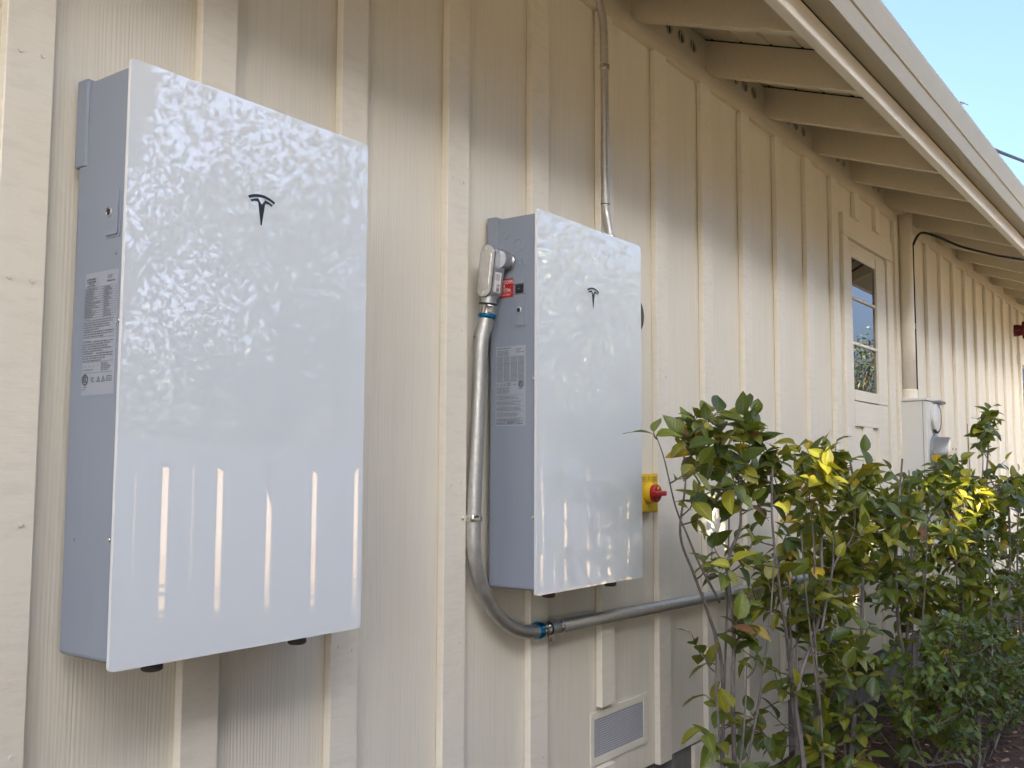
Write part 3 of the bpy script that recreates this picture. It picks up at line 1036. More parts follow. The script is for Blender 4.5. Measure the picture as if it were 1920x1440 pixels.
bm_prism(bm, rrect(LBW+.001, LBL+.001, .025, 8), .0224, .0262, LBM, 0, 0, .0012)
cover = shade(from_bm('conduit_cover', bm, M['alu_pale'], cd), 40)
bm = bmesh.new()
inn = rrect(LBW-.013, LBL-.036, .0180, 8)
inn2 = rrect(LBW-.017, LBL-.040, .0160, 8)
va = [bm.verts.new(LBM @ Vector((x, y, .0263))) for x, y in inn]
vb = [bm.verts.new(LBM @ Vector((x, y, .0285))) for x, y in inn2]
for i in range(len(va)): bm.faces.new((va[i], va[(i+1) % len(va)], vb[(i+1) % len(va)], vb[i]))
bm.faces.new(vb)
shade(from_bm('cover_emboss', bm, M['alu_pale'], cover), 60)
for s in (1, -1):
    p = LBM @ Vector((0, s*.0655, .0262))
    lathe('cover_screw', [(-.001, .0042), (.0018, .004), (.0024, .003)], p, (-1, 0, 0), M['zinc'], cover, 12)
# paper sticker on the body's side that faces away from the wall
SM = LBM @ Matrix.Translation(Vector((LBW/2+.0004, -.030, -.004))) @ Matrix(((0, 0, 1, 0), (0, 1, 0, 0), (-1, 0, 0, 0), (0, 0, 0, 1)))
st = prism('sticker', rrect(.030, .058, .001, 1), 0, .0006, SM, M['label_white'], body)
pr = Print(SM, .0010)
rq = random.Random(9)
for i in range(7):
    pr.bar(-.004+0, -.026+i*.0030, .013, rq.choice((.0009, .0016, .0022)))
for i in range(6): pr.words(-.012, .006+i*.0032, .020, .0019, rq)
pr.done('sticker_print', M['ink'], st)
# hub and lock nut into the cabinet
hub_p = Vector((1.2640, -.0905, 1.9545))
lathe('hub', [(-.012, .0250), (.018, .0240), (.020, .0225), (.031, .0225)], hub_p, (1, 0, 0), M['alu'], cd, 28)
bm = bmesh.new()
bm_cyl(bm, hub_p+Vector((.0265, 0, 0)), (1, 0, 0), .0275, .0055, 8)
from_bm('lock_nut', bm, M['zinc'], cd)
# connector under the body
cdir = axis
c0 = LBM @ Vector((0, -LBL/2+.006, -.004))
def dpt(d): return c0 + cdir*d
lathe('threaded_nipple', [(0, .0225), (.022, .0225)], c0, cdir, M['alu'], cd, 24)
lathe('sealing_washer', [(.0222, .0275), (.0252, .0275)], c0, cdir, M['black'], cd, 28)
lathe('connector', [(.0254, .0235), (.030, .0255), (.034, .0235), (.052, .0235)], c0, cdir, M['zinc'], cd, 28)
lathe('compression_ring', [(.0522, .0245), (.055, .0270), (.063, .0270), (.066, .0245)], c0, cdir, M['blue_ring'], cd, 10)
p0 = dpt(.066)
lathe('pipe_coupling', [(0, PR+.0022), (.062, PR+.0022)], p0, (Vector((1.2345, -.036, 1.72))-p0).normalized(), M['galv'], cd, 28)
pts = [p0, (1.2335, -.0415, 1.715), (1.2270, -.0385, 1.55), (1.2170, -.0385, 1.38), (1.2090, -.0385, 1.225), (1.2080, -.0390, 1.145), (1.2190, -.0400, 1.075),
       (1.2560, -.0410, 1.000), (1.3220, -.0415, .928), (1.4000, -.0415, .882), (1.4700, -.0415, .864), (1.535, -.0415, .8600)]
tube('vertical_pipe', catmull(pts, 6), PR, M['galv'], cd, 22)
hd = Vector((2.9-1.51, 0, -.026)).normalized()
h0 = Vector((1.512, -.0415, .8612))
lathe('compression_ring', [(0, .0240), (.006, .0275), (.016, .0275), (.019, .024)], h0, hd, M['blue_ring'], cd, 10)
lathe('connector', [(.019, .0230), (.023, .0255), (.026, .0235), (.044, .0235), (.047, .0262), (.053, .0262)], h0, hd, M['zinc'], cd, 28)
lathe('compression_ring', [(.0532, .0262), (.062, .0262), (.066, .024)], h0, hd, M['black'], cd, 10)
lathe('pipe_coupling', [(.066, PR+.0018), (.112, PR+.0018)], h0, hd, M['galv'], cd, 28)
tube('horizontal_pipe', [h0+hd*.06, h0+hd*2.0, h0+hd*4.2], PR, M['galv'], cd, 22)
def strap(p, d, ear):
    d = Vector(d).normalized()
    bm = bmesh.new()
    bm_lathe(bm, [(-.009, PR+.0002), (-.009, PR+.0022), (-.004, PR+.0034), (.004, PR+.0034), (.009, PR+.0022), (.009, PR+.0002)], p, d, 24)
    e = Vector(p)+Vector(ear)
    bm_box(bm, (min(p[0], e.x)-.009, -.0230, min(p[2], e.z)-.009), (max(p[0], e.x)+.009, -.0205, max(p[2], e.z)+.009))
    bm_cyl(bm, (e.x, -.023, e.z), (0, -1, 0), .005, .004, 10)
    return shade(from_bm('pipe_strap', bm, M['zinc'], cd))
strap((1.2087, -.0388, 1.213), (0, 0, 1), (-.034, 0, 0))
strap(tuple(h0+hd*.122), hd, (-.008, 0, -.040))
strap(tuple(h0+hd*2.2), hd, (0, 0, -.036))

# conduit above the second battery
cu = thing('electrical_conduit', 'slim grey metal conduit dropping from the eave to the battery top', 'conduit', (1.91, -.045, 2.09))
P2 = .0148
up = [(1.895, .02, 3.043), (1.905, -.004, 3.036), (1.918, -.022, 3.010), (1.928, -.031, 2.965), (1.934, -.0345, 2.90), (1.9375, -.0350, 2.75),
      (1.9385, -.0355, 2.55), (1.9395, -.036, 2.28)]
tube('upper_pipe', catmull(up, 6), P2, M['galv'], cd and cu, 18)
lo = [(1.9396, -.036, 2.290), (1.9396, -.0365, 2.265), (1.937, -.043, 2.225), (1.928, -.057, 2.175), (1.920, -.070, 2.128), (1.918, -.074, 2.095)]
tube('offset_pipe', catmull(lo, 6), P2*.96, M['galv'], cu, 18)
lathe('pipe_coupling', [(0, P2+.0018), (.05, P2+.0018)], (1.9394, -.0358, 2.276), (0, 0, 1), M['galv'], cu, 20)
lathe('coupling_gap', [(0, P2+.0021), (.002, P2+.0021)], (1.9394, -.0358, 2.2745), (0, 0, 1), M['black'], cu, 20)
lathe('pipe_connector', [(0, .021), (.010, .021), (.012, .0175), (.022, .0175), (.024, .0205), (.034, .0195)], (1.8900, -.085, 2.1105), (0.1, .02, 1), M['brass'], cu, 10)
lathe('pipe_strap', [(-.010, P2+.0002), (-.010, P2+.0022), (-.004, P2+.0034), (.004, P2+.0034), (.010, P2+.0022), (.010, P2+.0002)], (1.9378, -.0352, 2.770), (0, 0, 1), M['zinc'], cu, 20)
# a bolted foot of the strap
box('strap_foot', (1.952, -.0225, 2.760), (1.985, -.020, 2.780), M['zinc'], cu)

# ------------------------------------------------------------------ rotary switch, round cover, foundation vent
sw = thing('isolator_switch', 'yellow rotary isolator switch with red knob beside the second battery', 'switch', (2.235, -.0, 1.263))
box('switch_box', (2.165, -.034, 1.1915), (2.314, -.001, 1.334), M['yellow'], sw, .003)
box('switch_plate', (2.172, -.0385, 1.198), (2.307, -.0345, 1.328), M['yellow'], sw, .0015)
lathe('switch_collar', [(0, .040), (.006, .040), (.020, .034)], (2.237, -.0386, 1.263), (0, -1, 0), M['yellow'], sw, 24)
kn = lathe('knob', [(0, .031), (.004, .033), (.014, .033), (.018, .029), (.018, .02)], (2.237, -.0588, 1.263), (0, -1, 0), M['red'], sw, 28)
box('knob_grip', (2.195, -.092, 1.2540), (2.279, -.077, 1.2720), M['red'], kn, .004, 2)
box('knob_slot', (2.229, -.0785, 1.2775), (2.245, -.0772, 1.288), M['yellow'], kn, .0005)
pr = Print(frame(FRONT, (2.237, -.0385, 1.263)), .0006)
for xx in (-.061, .026):
    for zz in (.056, .050, .044): pr.bar(xx, zz, .034, .0018)
pr.bar(-.001, -.056, .003, .012); pr.bar(-.001, .048, .003, .012)
pr.done('switch_print', M['ink'], sw)

dc = thing('round_cover', 'dark round cover with pale rim half hidden behind the second battery', 'wall cover', (2.112, 0, 1.905))
lathe('cover_rim', [(0, .080), (.046, .080), (.050, .077), (.050, .070)], (2.112, -.0, 1.905), (0, -1, 0), M['alu_pale'], dc, 32)
lathe('cover_face', [(0, .0695), (.006, .066), (.012, .045), (.014, .02)], (2.112, -.0502, 1.905), (0, -1, 0), M['disc_dark'], dc, 32)

vt = thing('foundation_vent', 'low rectangular wire mesh vent in a painted frame near the siding bottom', 'vent', (2.083, 0, .361))
for lo, hi in (((1.884, -.006, .361), (1.9085, -.0005, .538)), ((2.2465, -.006, .361), (2.283, -.0005, .538)),
               ((1.909, -.006, .5130), (2.246, -.0005, .538)), ((1.909, -.006, .361), (2.246, -.0005, .3875))):
    box('vent_frame', lo, hi, M['trim'], vt, .0012)
box('vent_backing', (1.909, -.0015, .388), (2.246, -.0006, .5125), M['mesh_back'], vt)
bm = bmesh.new()
n = 42
for i in range(n+1):
    x = 1.909+.337*i/n
    bm_box(bm, (x-.0011, -.0040, .388), (x+.0011, -.0022, .5125))
n = 16
for i in range(n+1):
    z = .388+.1245*i/n
    bm_box(bm, (1.909, -.0052, z-.0011), (2.246, -.0034, z+.0011))
from_bm('wire_mesh', bm, M['mesh_wire'], vt, kind='stuff')
for xx in (1.896, 2.265):
    for zz in (.374, .526):
        lathe('vent_screw', [(0, .004), (.002, .0035), (.0025, .002)], (xx, -.006, zz), (0, -1, 0), M['white_metal'], vt, 10)

# ------------------------------------------------------------------ service mast, meter box, cables, bell
ms = thing('service_mast', 'cream painted round pipe rising from the meter box to the eave', 'pipe', (5.76, -.062, 1.81))
tube('mast_pipe', [(5.765, -.062, 1.812), (5.765, -.062, 2.4), (5.765, -.062, 3.035)], .043, M['trim'], ms, 22)
lathe('mast_collar', [(0, .050), (.055, .050), (.060, .045)], (5.765, -.062, 1.8125), (0, 0, 1), M['trim'], ms, 24)
bm = bmesh.new()
bm_lathe(bm, [(-.018, .0435), (-.018, .0455), (.018, .0455), (.018, .0435)], (5.765, -.062, 2.29), (0, 0, 1), 24)
bm_box(bm, (5.685, -.023, 2.272), (5.735, -.0195, 2.308))
shade(from_bm('mast_strap', bm, M['trim'], ms))

mb = thing('meter_box', 'off white steel electric meter box with round grey meter', 'meter box', (5.85, -.1, .9))
box('box_body', (5.700, -.180, .95), (6.03, -.021, 1.792), M['white_metal'], mb, .004)
box('box_lid', (5.694, -.186, 1.7935), (6.036, -.021, 1.811), M['white_metal'], mb, .002)
box('box_seam', (5.6985, -.1565, .95), (5.6995, -.1545, 1.790), M['dark_gap'], mb)
mc = lathe('meter', [(0, .122), (.014, .122), (.016, .108), (.092, .104), (.102, .100)], (5.865, -.1805, 1.455), (0, -1, 0), M['meter_grey'], mb, 32)
lathe('meter_face', [(.1022, .096), (.106, .098), (.116, .093), (.121, .07), (.122, .03)], (5.865, -.1805, 1.455), (0, -1, 0), M['meter_face'], mc, 32)
for a in (30, 150, 270):
    lathe('face_screw', [(0, .008), (.004, .007), (.005, .003)], (5.865+.055*math.cos(R(a)), -.3015, 1.455+.055*math.sin(R(a))), (0, -1, 0), M['zinc'], mc, 8)
rg = lathe('socket_cover', [(0, .090), (.006, .092), (.020, .092), (.024, .084), (.027, .05), (.028, .02)], (5.880, -.1805, 1.690), (0, -1, 0), M['white_metal'], mb, 32)
bm = bmesh.new()
bm_tube(bm, [(5.880+.098*math.cos(R(a)), -.196, 1.690+.098*math.sin(R(a))) for a in range(-120, 100, 12)], .009, 8)
from_bm('socket_ring', bm, M['rubber'], mb)
bm = bmesh.new()
bm_box(bm, (5.86, -.232, 1.786), (5.93, -.188, 1.800), .003)
bm_box(bm, (5.878, -.240, 1.770), (5.895, -.200, 1.786), .003)
bm_cyl(bm, (5.90, -.235, 1.784), (0, -1, 0), .009, .016, 8)
from_bm('box_latch', bm, M['meter_grey'], mb)

cb = bmesh.new()
bm_tube(cb, catmull([(6.085, -.028, 1.70), (6.085, -.028, 2.30), (6.083, -.028, 2.86), (6.087, -.032, 2.90), (6.115, -.055, 2.965), (6.155, -.085, 2.99),
                     (6.22, -.16, 2.965), (6.33, -.32, 2.885), (6.50, -.62, 2.80), (6.75, -1.05, 2.745), (7.6, -2.5, 2.80), (9.5, -5.8, 3.3)], 8), .0085, 10)
o = from_bm('cable', cb, M['cable'])
tag(o, 'black cable climbing beside the mast and swinging out under the eave', 'cable')
wr = bmesh.new()
ln = [Vector((4.9, -.6, 3.235))]
for t in (0, 1.2, 2.1, 6, 12, 25): ln.append(Vector((6.131+t, -.6-.05*t*.2, 3.455+.183*t)))
bm_tube(wr, ln, .009, 8)
bm_tube(wr, [p+Vector((0, .006, .012)) for i, p in enumerate(ln)], .006, 8)
o = from_bm('overhead_wire', wr, M['cable'])
tag(o, 'dark twisted overhead wire crossing the blue sky behind the gutter', 'wire')

bl = thing('alarm_bell', 'dark red round alarm bell high on the far wall', 'bell', (9.9, 0, 2.73))
lathe('bell_base', [(0, .060), (.04, .060), (.07, .05)], (9.92, -.022, 2.735), (0, -1, 0), M['bell_red'], bl, 20)
lathe('bell_gong', [(0, .088), (.006, .090), (.03, .084), (.05, .06), (.058, .03), (.060, .008)], (9.92, -.1, 2.735), (0, -1, 0), M['bell_red'], bl, 28)

# ------------------------------------------------------------------ ground, fence
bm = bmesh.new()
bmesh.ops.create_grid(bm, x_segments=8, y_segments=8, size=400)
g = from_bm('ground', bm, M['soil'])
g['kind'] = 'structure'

g = box('pale_bounce_ground', (-30, -90, -.05), (90, -11.5, .012), M['added_gravel'])  # unseen pale ground, added to brighten the fence gaps and bounce warm light
g['kind'] = 'structure'
FY = -4.45
fn = thing('fence', 'pale weathered board fence across the yard with thin bright gaps', 'fence', (8, FY, 0))
rf = random.Random(11)
x = -9.0
i = 0
while x < 24:
    w = .186+rf.uniform(-.004, .004)
    box('board', (x, FY-.006-rf.uniform(0, .004), .06+rf.uniform(-.01, .01)), (x+w, FY+.008, 1.50+rf.uniform(-.015, .015)), M['fence'], fn)
    x += w + (.060 if i % 2 else .015)
    i += 1
for z in (.075, 1.385):
    box('rail', (-9, FY-.06, z), (24, FY-.016, z+.06), M['fence'], fn)
for xx in range(-9, 25, 3):
    box('post', (xx-.045, FY-.155, -.3), (xx+.045, FY-.062, 1.55), M['fence'], fn)

# ------------------------------------------------------------------ shrubs
def leaf_mesh(name, L, Wd, mat, nl, nw, droop, fold, wav, rnd):
    vs, fs, uv = [], [], []
    for i in range(nl+1):
        t = i/nl
        w = Wd/2*(math.sin(math.pi*min(1, t**.82))**.85) if 0 < t < 1 else 0.0
        if t > .8: w *= 1-.25*((t-.8)/.2)
        row = []
        for j in range(nw+1):
            v = -1+2*j/nw
            z = fold*abs(v)*w - droop*L*t*t + wav*L*math.sin(t*9+v*2+rnd)*abs(v)
            row.append(len(vs)); vs.append((L*t, v*w, z)); uv.append((t, v))
        fs_row = row
        if i:
            for j in range(nw): fs.append((prev[j], prev[j+1], row[j+1], row[j]))
        prev = row
    # petiole
    me = bpy.data.meshes.new(name)
    me.from_pydata(vs, [], fs)
    ul = me.uv_layers.new(name='UVMap')
    for lp in me.loops: ul.data[lp.index].uv = uv[lp.vertex_index]
    for p in me.polygons: p.use_smooth = True
    me.materials.append(mat)
    return me, (np.array(vs), fs, uv)

def in_poly(x, z, P):
    r = False
    j = len(P)-1
    for i in range(len(P)):
        xi, zi = P[i]; xj, zj = P[j]
        if (zi > z) != (zj > z) and x < (xj-xi)*(z-zi)/(zj-zi)+xi: r = not r
        j = i
    return r

def shrub(name, label, base, stems, regions, L, wts, mats, seed, group, limit=280, per=(5, 8), extra=(), lit_tint=True, shoots=4):
    rnd = random.Random(seed)
    root = thing(name, label, 'shrub', base, group)
    paths = []
    for pts, r in stems:
        pp = [Vector(p) for p in pts]
        pp = [p+Vector((rnd.uniform(-.006, .006), rnd.uniform(-.006, .006), 0)) if 0 < i else p for i, p in enumerate(pp)]
        cm = catmull(pp, 6)
        tube('stem', cm, r*.8, M['bark'], root, 8, r*.26)
        paths.append(cm)
    for q in range(shoots):                # thin young shoots rising beside the main stems
        c0 = paths[q % len(paths)]
        lean = rnd.uniform(-.16, .16)
        h0 = c0[0].z + (c0[-1].z-c0[0].z)*rnd.uniform(.0, .4)
        b0 = min(c0, key=lambda p: abs(p.z-h0))
        top = c0[-1].z*rnd.uniform(.72, .98)
        dy = rnd.uniform(-.10, .10)
        cm = catmull([b0, b0+Vector((lean*.45, dy*.6, (top-b0.z)*.38)), b0+Vector((lean*.8, dy*.9, (top-b0.z)*.72)), Vector((b0.x+lean, b0.y+dy, top))], 6)
        tube('stem', cm, .0052, M['bark'], root, 6, .0022)
        paths.append(cm)
    nodes = [p for c in paths for p in c[3:]]
    tw = bmesh.new()
    leaves = []
    tips = []
    for (poly, y0, dy, cnt) in regions:
        xs = [p[0] for p in poly]; zs = [p[1] for p in poly]
        k_ = 0
        while k_ < cnt:
            x, z = rnd.uniform(min(xs), max(xs)), rnd.uniform(min(zs), max(zs))
            if not in_poly(x, z, poly): continue
            k_ += 1
            tips.append(Vector((x, y0+rnd.gauss(0, dy*.55), z)))
    n_plain = len(tips)
    tips += [Vector(e) for e in extra]
    for ti, tip in enumerate(tips):
        tip.y = min(tip.y, -.055)
        best = min(nodes, key=lambda p: (p-tip).length + 1.2*max(0, p.z-tip.z+.06) + rnd.uniform(0, .06))
        d = tip-best
        Lg = d.length
        if Lg > .42:                          # keep twigs short: start from a forked point
            best = tip - d.normalized()*rnd.uniform(.26, .4) - Vector((0, 0, .05))
            near = min(nodes, key=lambda p: (p-best).length)
            bm_tube(tw, catmull([near, (near+best)/2+Vector((0, 0, -.02)), best], 3), .0036, 5, .0026, False)
            d = tip-best; Lg = d.length
        mid = best+d*.5+Vector((rnd.uniform(-.15, .15)*Lg, rnd.uniform(-.15, .15)*Lg, -.12*Lg))
        cm = catmull([best, mid, tip], 5)
        bm_tube(tw, cm, .0030, 5, .0013, False)
        nodes.append(cm[5])
        n = rnd.randint(*per)
        phi = rnd.uniform(0, 6.28)
        span = min(.75, .16/max(Lg, .05)*(L/.075))
        for j in range(n):
            t = 1 - span*(j/n)
            q = t*(len(cm)-1); a = int(min(q, len(cm)-2)); p = cm[a].lerp(cm[a+1], q-a)
            td = (cm[a+1]-cm[a]).normalized()
            phi += 2.4+rnd.uniform(-.4, .4)
            s1 = td.cross(Vector((.31, .17, .93))); s1.normalize(); s2 = td.cross(s1)
            out = s1*math.cos(phi)+s2*math.sin(phi)
            ax = (out*.95+td*(.75 if j else 1.8)+Vector((0, 0, rnd.uniform(-1.0, .1)))).normalized()
            nz = Vector((0, 0, 1))*.85+td*.35+Vector((rnd.gauss(0, .38)-.1, rnd.gauss(0, .38)-.22, 0))
            nz = (nz-ax*nz.dot(ax))
            if nz.length < .1: continue
            nz.normalize()
            yv = nz.cross(ax)
            sc = rnd.uniform(.68, 1.22)
            leaves.append((p, ax*sc, yv*sc, nz*sc, (rnd.choices(range(len(mats)), wts)[0] if ti < n_plain or not lit_tint else rnd.choice((2, 3, 3))), rnd.randrange(3)))  # extra clusters get yellower leaves, sunlight put into their colour
    from_bm('twig', tw, M['twig'], root, True, 'stuff')
    protos = {}
    shp = [(.16, .30, .014), (.30, .18, .02), (.46, .42, .018)]
    for mi, mm in enumerate(mats):
        for si, (dr, fo, wv) in enumerate(shp):
            protos[mi, si] = leaf_mesh('leaf', L, L*.60, mm, 6, 4, dr, fo, wv, si*1.3)
    leaves.sort(key=lambda l: (l[0]-CAM).length)
    step = leaves[:limit]
    for (p, a, b, c, mi, si) in step:
        o = bpy.data.objects.new('leaf', protos[mi, si][0])
        COL.objects.link(o)
        o.parent = root
        o.matrix_parent_inverse = Matrix.Translation(-root.location)
        o.matrix_basis = Matrix(((a.x, b.x, c.x, p.x), (a.y, b.y, c.y, p.y), (a.z, b.z, c.z, p.z), (0, 0, 0, 1)))
    rest = leaves[limit:]
    if rest:
        V, F, MI, UV = [], [], [], []
        for (p, a, b, c, mi, si) in rest:
            vs, fs, uv = protos[mi, si][1]
            mt = np.array([a, b, c])
            off = sum(len(q) for q in V)
            V.append(vs @ mt + np.array(p))
            F += [tuple(i+off for i in f) for f in fs]
            MI += [mi]*len(fs)
            UV += uv
        me = bpy.data.meshes.new('foliage')
        me.from_pydata(np.concatenate(V).tolist(), [], F)
        ul = me.uv_layers.new(name='UVMap')
        idx = np.empty(len(me.loops), dtype=np.int32)
        me.loops.foreach_get('vertex_index', idx)
        ul.data.foreach_set('uv', np.array(UV, dtype=np.float32)[idx].ravel())
        me.polygons.foreach_set('material_index', np.array(MI, dtype=np.int32))
        me.polygons.foreach_set('use_smooth', np.ones(len(F), dtype=bool))
        link_mesh('foliage', me, mats, root, kind='stuff')
    return root

SG = 'glossy leaved shrubs planted along the wall'
Y1 = -.42
def st(y, *p): return [(x, y+.012*math.sin(i*2.1+x*9), z) for i, (x, z) in enumerate(p)]
shrub('camellia_shrub', 'thin open glossy green shrub beside the yellow switch, leftmost of the row', (2.15, Y1, 0),
      [(st(Y1, (2.16, -.02), (2.13, .36), (2.07, .63), (2.13, .82), (2.09, 1.04), (2.14, 1.17), (2.19, 1.37), (2.24, 1.5)), .0115),
       (st(Y1+.05, (2.18, -.02), (2.13, .36), (2.09, .71), (2.0, .89), (1.93, 1.02), (1.85, 1.15), (1.84, 1.32), (1.82, 1.48)), .0095),
       (st(Y1-.05, (2.42, -.02), (2.53, .27), (2.54, .54), (2.45, .75), (2.36, .94), (2.32, 1.17), (2.35, 1.37)), .0125),
       (st(Y1-.03, (1.97, -.02), (1.95, .4), (1.92, .66), (1.88, .82), (1.81, .98)), .0065),
       (st(Y1, (1.98, .93), (1.86, 1.06), (1.78, 1.16), (1.71, 1.24), (1.61, 1.38), (1.565, 1.45)), .0055)],
      [([(1.63, 1.42), (1.83, 1.53), (2.24, 1.55), (2.46, 1.45), (2.48, 1.33), (2.36, 1.22), (1.95, 1.2), (1.78, 1.28), (1.6, 1.38)], Y1, .09, 46),
       ([(1.82, 1.10), (2.40, 1.2), (2.66, .95), (2.66, .52), (2.38, .28), (1.82, .42), (1.74, .63), (1.86, .75), (1.80, .92)], Y1-.02, .12, 40)],
      .079, (3.6, 4, 2.6, .8, .35, .08), LM, 21, SG, per=(3, 6), lit_tint=False, extra=[(2.35, Y1, 1.0), (2.41, Y1, .97), (2.38, Y1-.05, 1.03), (2.33, Y1+.03, .95), (2.05, Y1+.05, 1.12), (2.15, Y1-.05, 1.10), (2.25, Y1, 1.15), (2.1, Y1+.1, 1.05), (2.3, Y1+.06, 1.08), (1.95, Y1, 1.10), (2.42, Y1, 1.42), (2.47, Y1, 1.35), (2.4, Y1-.05, 1.27), (2.3, Y1-.03, 1.48), (2.38, Y1+.04, 1.50), (2.45, Y1+.05, 1.28), (2.34, Y1, 1.36), (2.2, Y1-.04, 1.50), (2.0, Y1, 1.50), (2.05, Y1-.05, 1.42), (1.565, Y1, 1.46), (2.25, Y1, 1.56), (1.84, Y1, 1.53)])
Y2 = -.50
shrub('camellia_shrub', 'glossy green shrub with a shoot coloured yellow for sunlight, second from the battery', (2.7, Y2, 0),
      [(st(Y2, (2.45, -.02), (2.47, .29), (2.51, .56), (2.66, .82), (2.77, 1.11), (2.76, 1.41)), .0135),
       (st(Y2+.03, (2.95, -.02), (3.05, .16), (3.24, .37), (3.27, .64), (3.34, 1.08), (3.22, 1.42)), .016),
       (st(Y2-.03, (2.6, -.02), (2.62, .4), (2.58, .8), (2.55, 1.05), (2.5, 1.33)), .008),
       (st(Y2-.05, (2.55, .78), (2.75, .98), (2.92, 1.08), (3.04, 1.15)), .006)],
      [([(2.60, 1.40), (2.80, 1.47), (3.15, 1.46), (3.45, 1.36), (3.54, 1.07), (3.1, .90), (2.68, .98), (2.62, 1.2)], Y2+.05, .13, 76),
       ([(2.51, 1.01), (3.1, .84), (3.38, .63), (3.21, .37), (2.8, .23), (2.40, .34), (2.50, .56)], Y2, .15, 48)],
      .079, (3.8, 4, 2.5, .8, .35, .05), LM, 22, SG, extra=[(2.50, Y2-.10, 1.41), (2.51, Y2-.11, 1.37), (2.53, Y2-.10, 1.32), (2.49, Y2-.09, 1.34), (2.56, Y2-.10, 1.28), (3.06, Y2-.08, 1.15), (3.0, Y2-.08, 1.10), (3.0, Y2+.1, 1.0), (3.1, Y2+.05, .95), (2.95, Y2+.1, .9), (2.55, Y2-.05, 1.25)])
Y3 = -.55
shrub('camellia_shrub', 'dense dark green shrub below the door window with leaf cluster coloured yellow for sunlight', (3.8, Y3, 0),
      [(st(Y3, (3.6, -.02), (3.63, .07), (3.7, .36), (3.6, .65), (3.56, 1.02), (3.68, 1.4)), .017),
       (st(Y3, (4.3, -.02), (4.42, .1), (4.7, .42), (4.9, .84), (4.95, 1.29)), .015),
       (st(Y3+.1, (4.0, -.02), (4.05, .4), (4.15, .9), (4.2, 1.35)), .013),
       (st(Y3-.1, (3.7, -.02), (3.3, .35), (3.2, .5)), .009)],
      [([(3.25, 1.40), (3.75, 1.45), (4.2, 1.36), (4.4, 1.41), (5.3, 1.41), (5.3, .96), (5.0, .55), (4.06, .59), (3.35, .86)], Y3+.05, .17, 190),
       ([(3.1, .62), (4.4, .7), (4.8, .35), (4.0, .12), (3.2, .2)], Y3-.05, .16, 55)],
      .079, (5, 4, 1.7, .5, .2, .05), LM, 23, SG, extra=[(4.3, Y3-.12, 1.27), (4.35, Y3-.12, 1.32), (4.72, Y3-.14, 1.22), (4.8, Y3-.14, 1.18), (4.15, Y3-.15, 1.12), (4.24, Y3-.15, 1.0), (4.22, Y3-.14, 1.2), (4.66, Y3-.14, 1.28), (4.28, Y3-.13, 1.22)])
Y4 = -.60
shrub('camellia_shrub', 'dark green shrub farthest along the wall with a tall leafy sprig', (5.9, Y4, 0),
      [(st(Y4, (5.6, -.02), (5.7, .3), (6.0, .77), (5.93, 1.29)), .016),
       (st(Y4, (5.2, -.02), (5.25, .7), (5.27, 1.2), (5.29, 1.38), (5.47, 1.58), (5.42, 1.70)), .011),
       (st(Y4, (5.15, 1.2), (5.16, 1.42), (5.16, 1.62)), .006),
       (st(Y4+.1, (6.8, -.02), (6.8, .6), (6.9, 1.2)), .014)],
      [([(4.95, 1.33), (6.62, 1.34), (8.1, 1.10), (7.8, .05), (5.55, .15), (5.03, .7)], Y4+.05, .2, 210)],
      .079, (5.5, 4, 1.2, .3, .12, .05), LM, 24, SG, lit_tint=False, extra=[(5.42, Y4, 1.72), (5.47, Y4, 1.66), (5.36, Y4, 1.58), (5.16, Y4, 1.63), (5.17, Y4, 1.56), (5.3, Y4, 1.5), (5.38, Y4, 1.66), (5.5, Y4, 1.60), (5.14, Y4, 1.52)])
Y5 = -.78
shrub('low_shrub', 'low bushy shrub of small bright green leaves at the path edge', (3.9, Y5, 0),
      [(st(Y5, (3.9, -.02), (3.95, .2), (3.6, .4), (3.3, .62)), .011),
       (st(Y5, (3.95, -.02), (4.0, .2), (4.2, .4), (4.4, .55)), .011),
       (st(Y5, (3.9, -.02), (3.6, .12), (3.1, .22), (2.8, .32)), .008),
       (st(Y5, (4.0, -.02), (4.5, .12), (5.0, .14), (5.3, .2)), .008)],
      [([(3.0, .55), (3.3, .76), (4.4, .62), (5.7, .30), (5.0, .10), (4.2, .16), (3.6, .2), (3.0, .3)], Y5, .16, 230)],
      .040, (3, 1.6), LM_SMALL, 25, None, per=(6, 9))

# mulch chips near the path
bm = bmesh.new()
rc = random.Random(31)
for i in range(2600):
    x, y = rc.uniform(2.6, 8.5), rc.uniform(-2.2, -.12)
    l, w = rc.uniform(.006, .028), rc.uniform(.003, .009)
    mt = Matrix.Translation((x, y, rc.uniform(.0, .010))) @ Matrix.Rotation(rc.uniform(0, 6.28), 4, 'Z') @ Matrix.Rotation(rc.uniform(-.4, .4), 4, 'Y')
    g_ = bmesh.ops.create_cube(bm, size=1.0)
    bmesh.ops.transform(bm, matrix=mt @ Matrix.Diagonal((l*2, w*2, w*.8, 1)), verts=g_['verts'])
    mi = 1 if rc.random() < .22 else 0
    for f in set(f for v in g_['verts'] for f in v.link_faces): f.material_index = mi
o = from_bm('mulch', bm, [M['chip'], M['chip_pale']])
tag(o, 'scattered brown bark chips on the soil by the shrubs', 'mulch', kind='stuff')

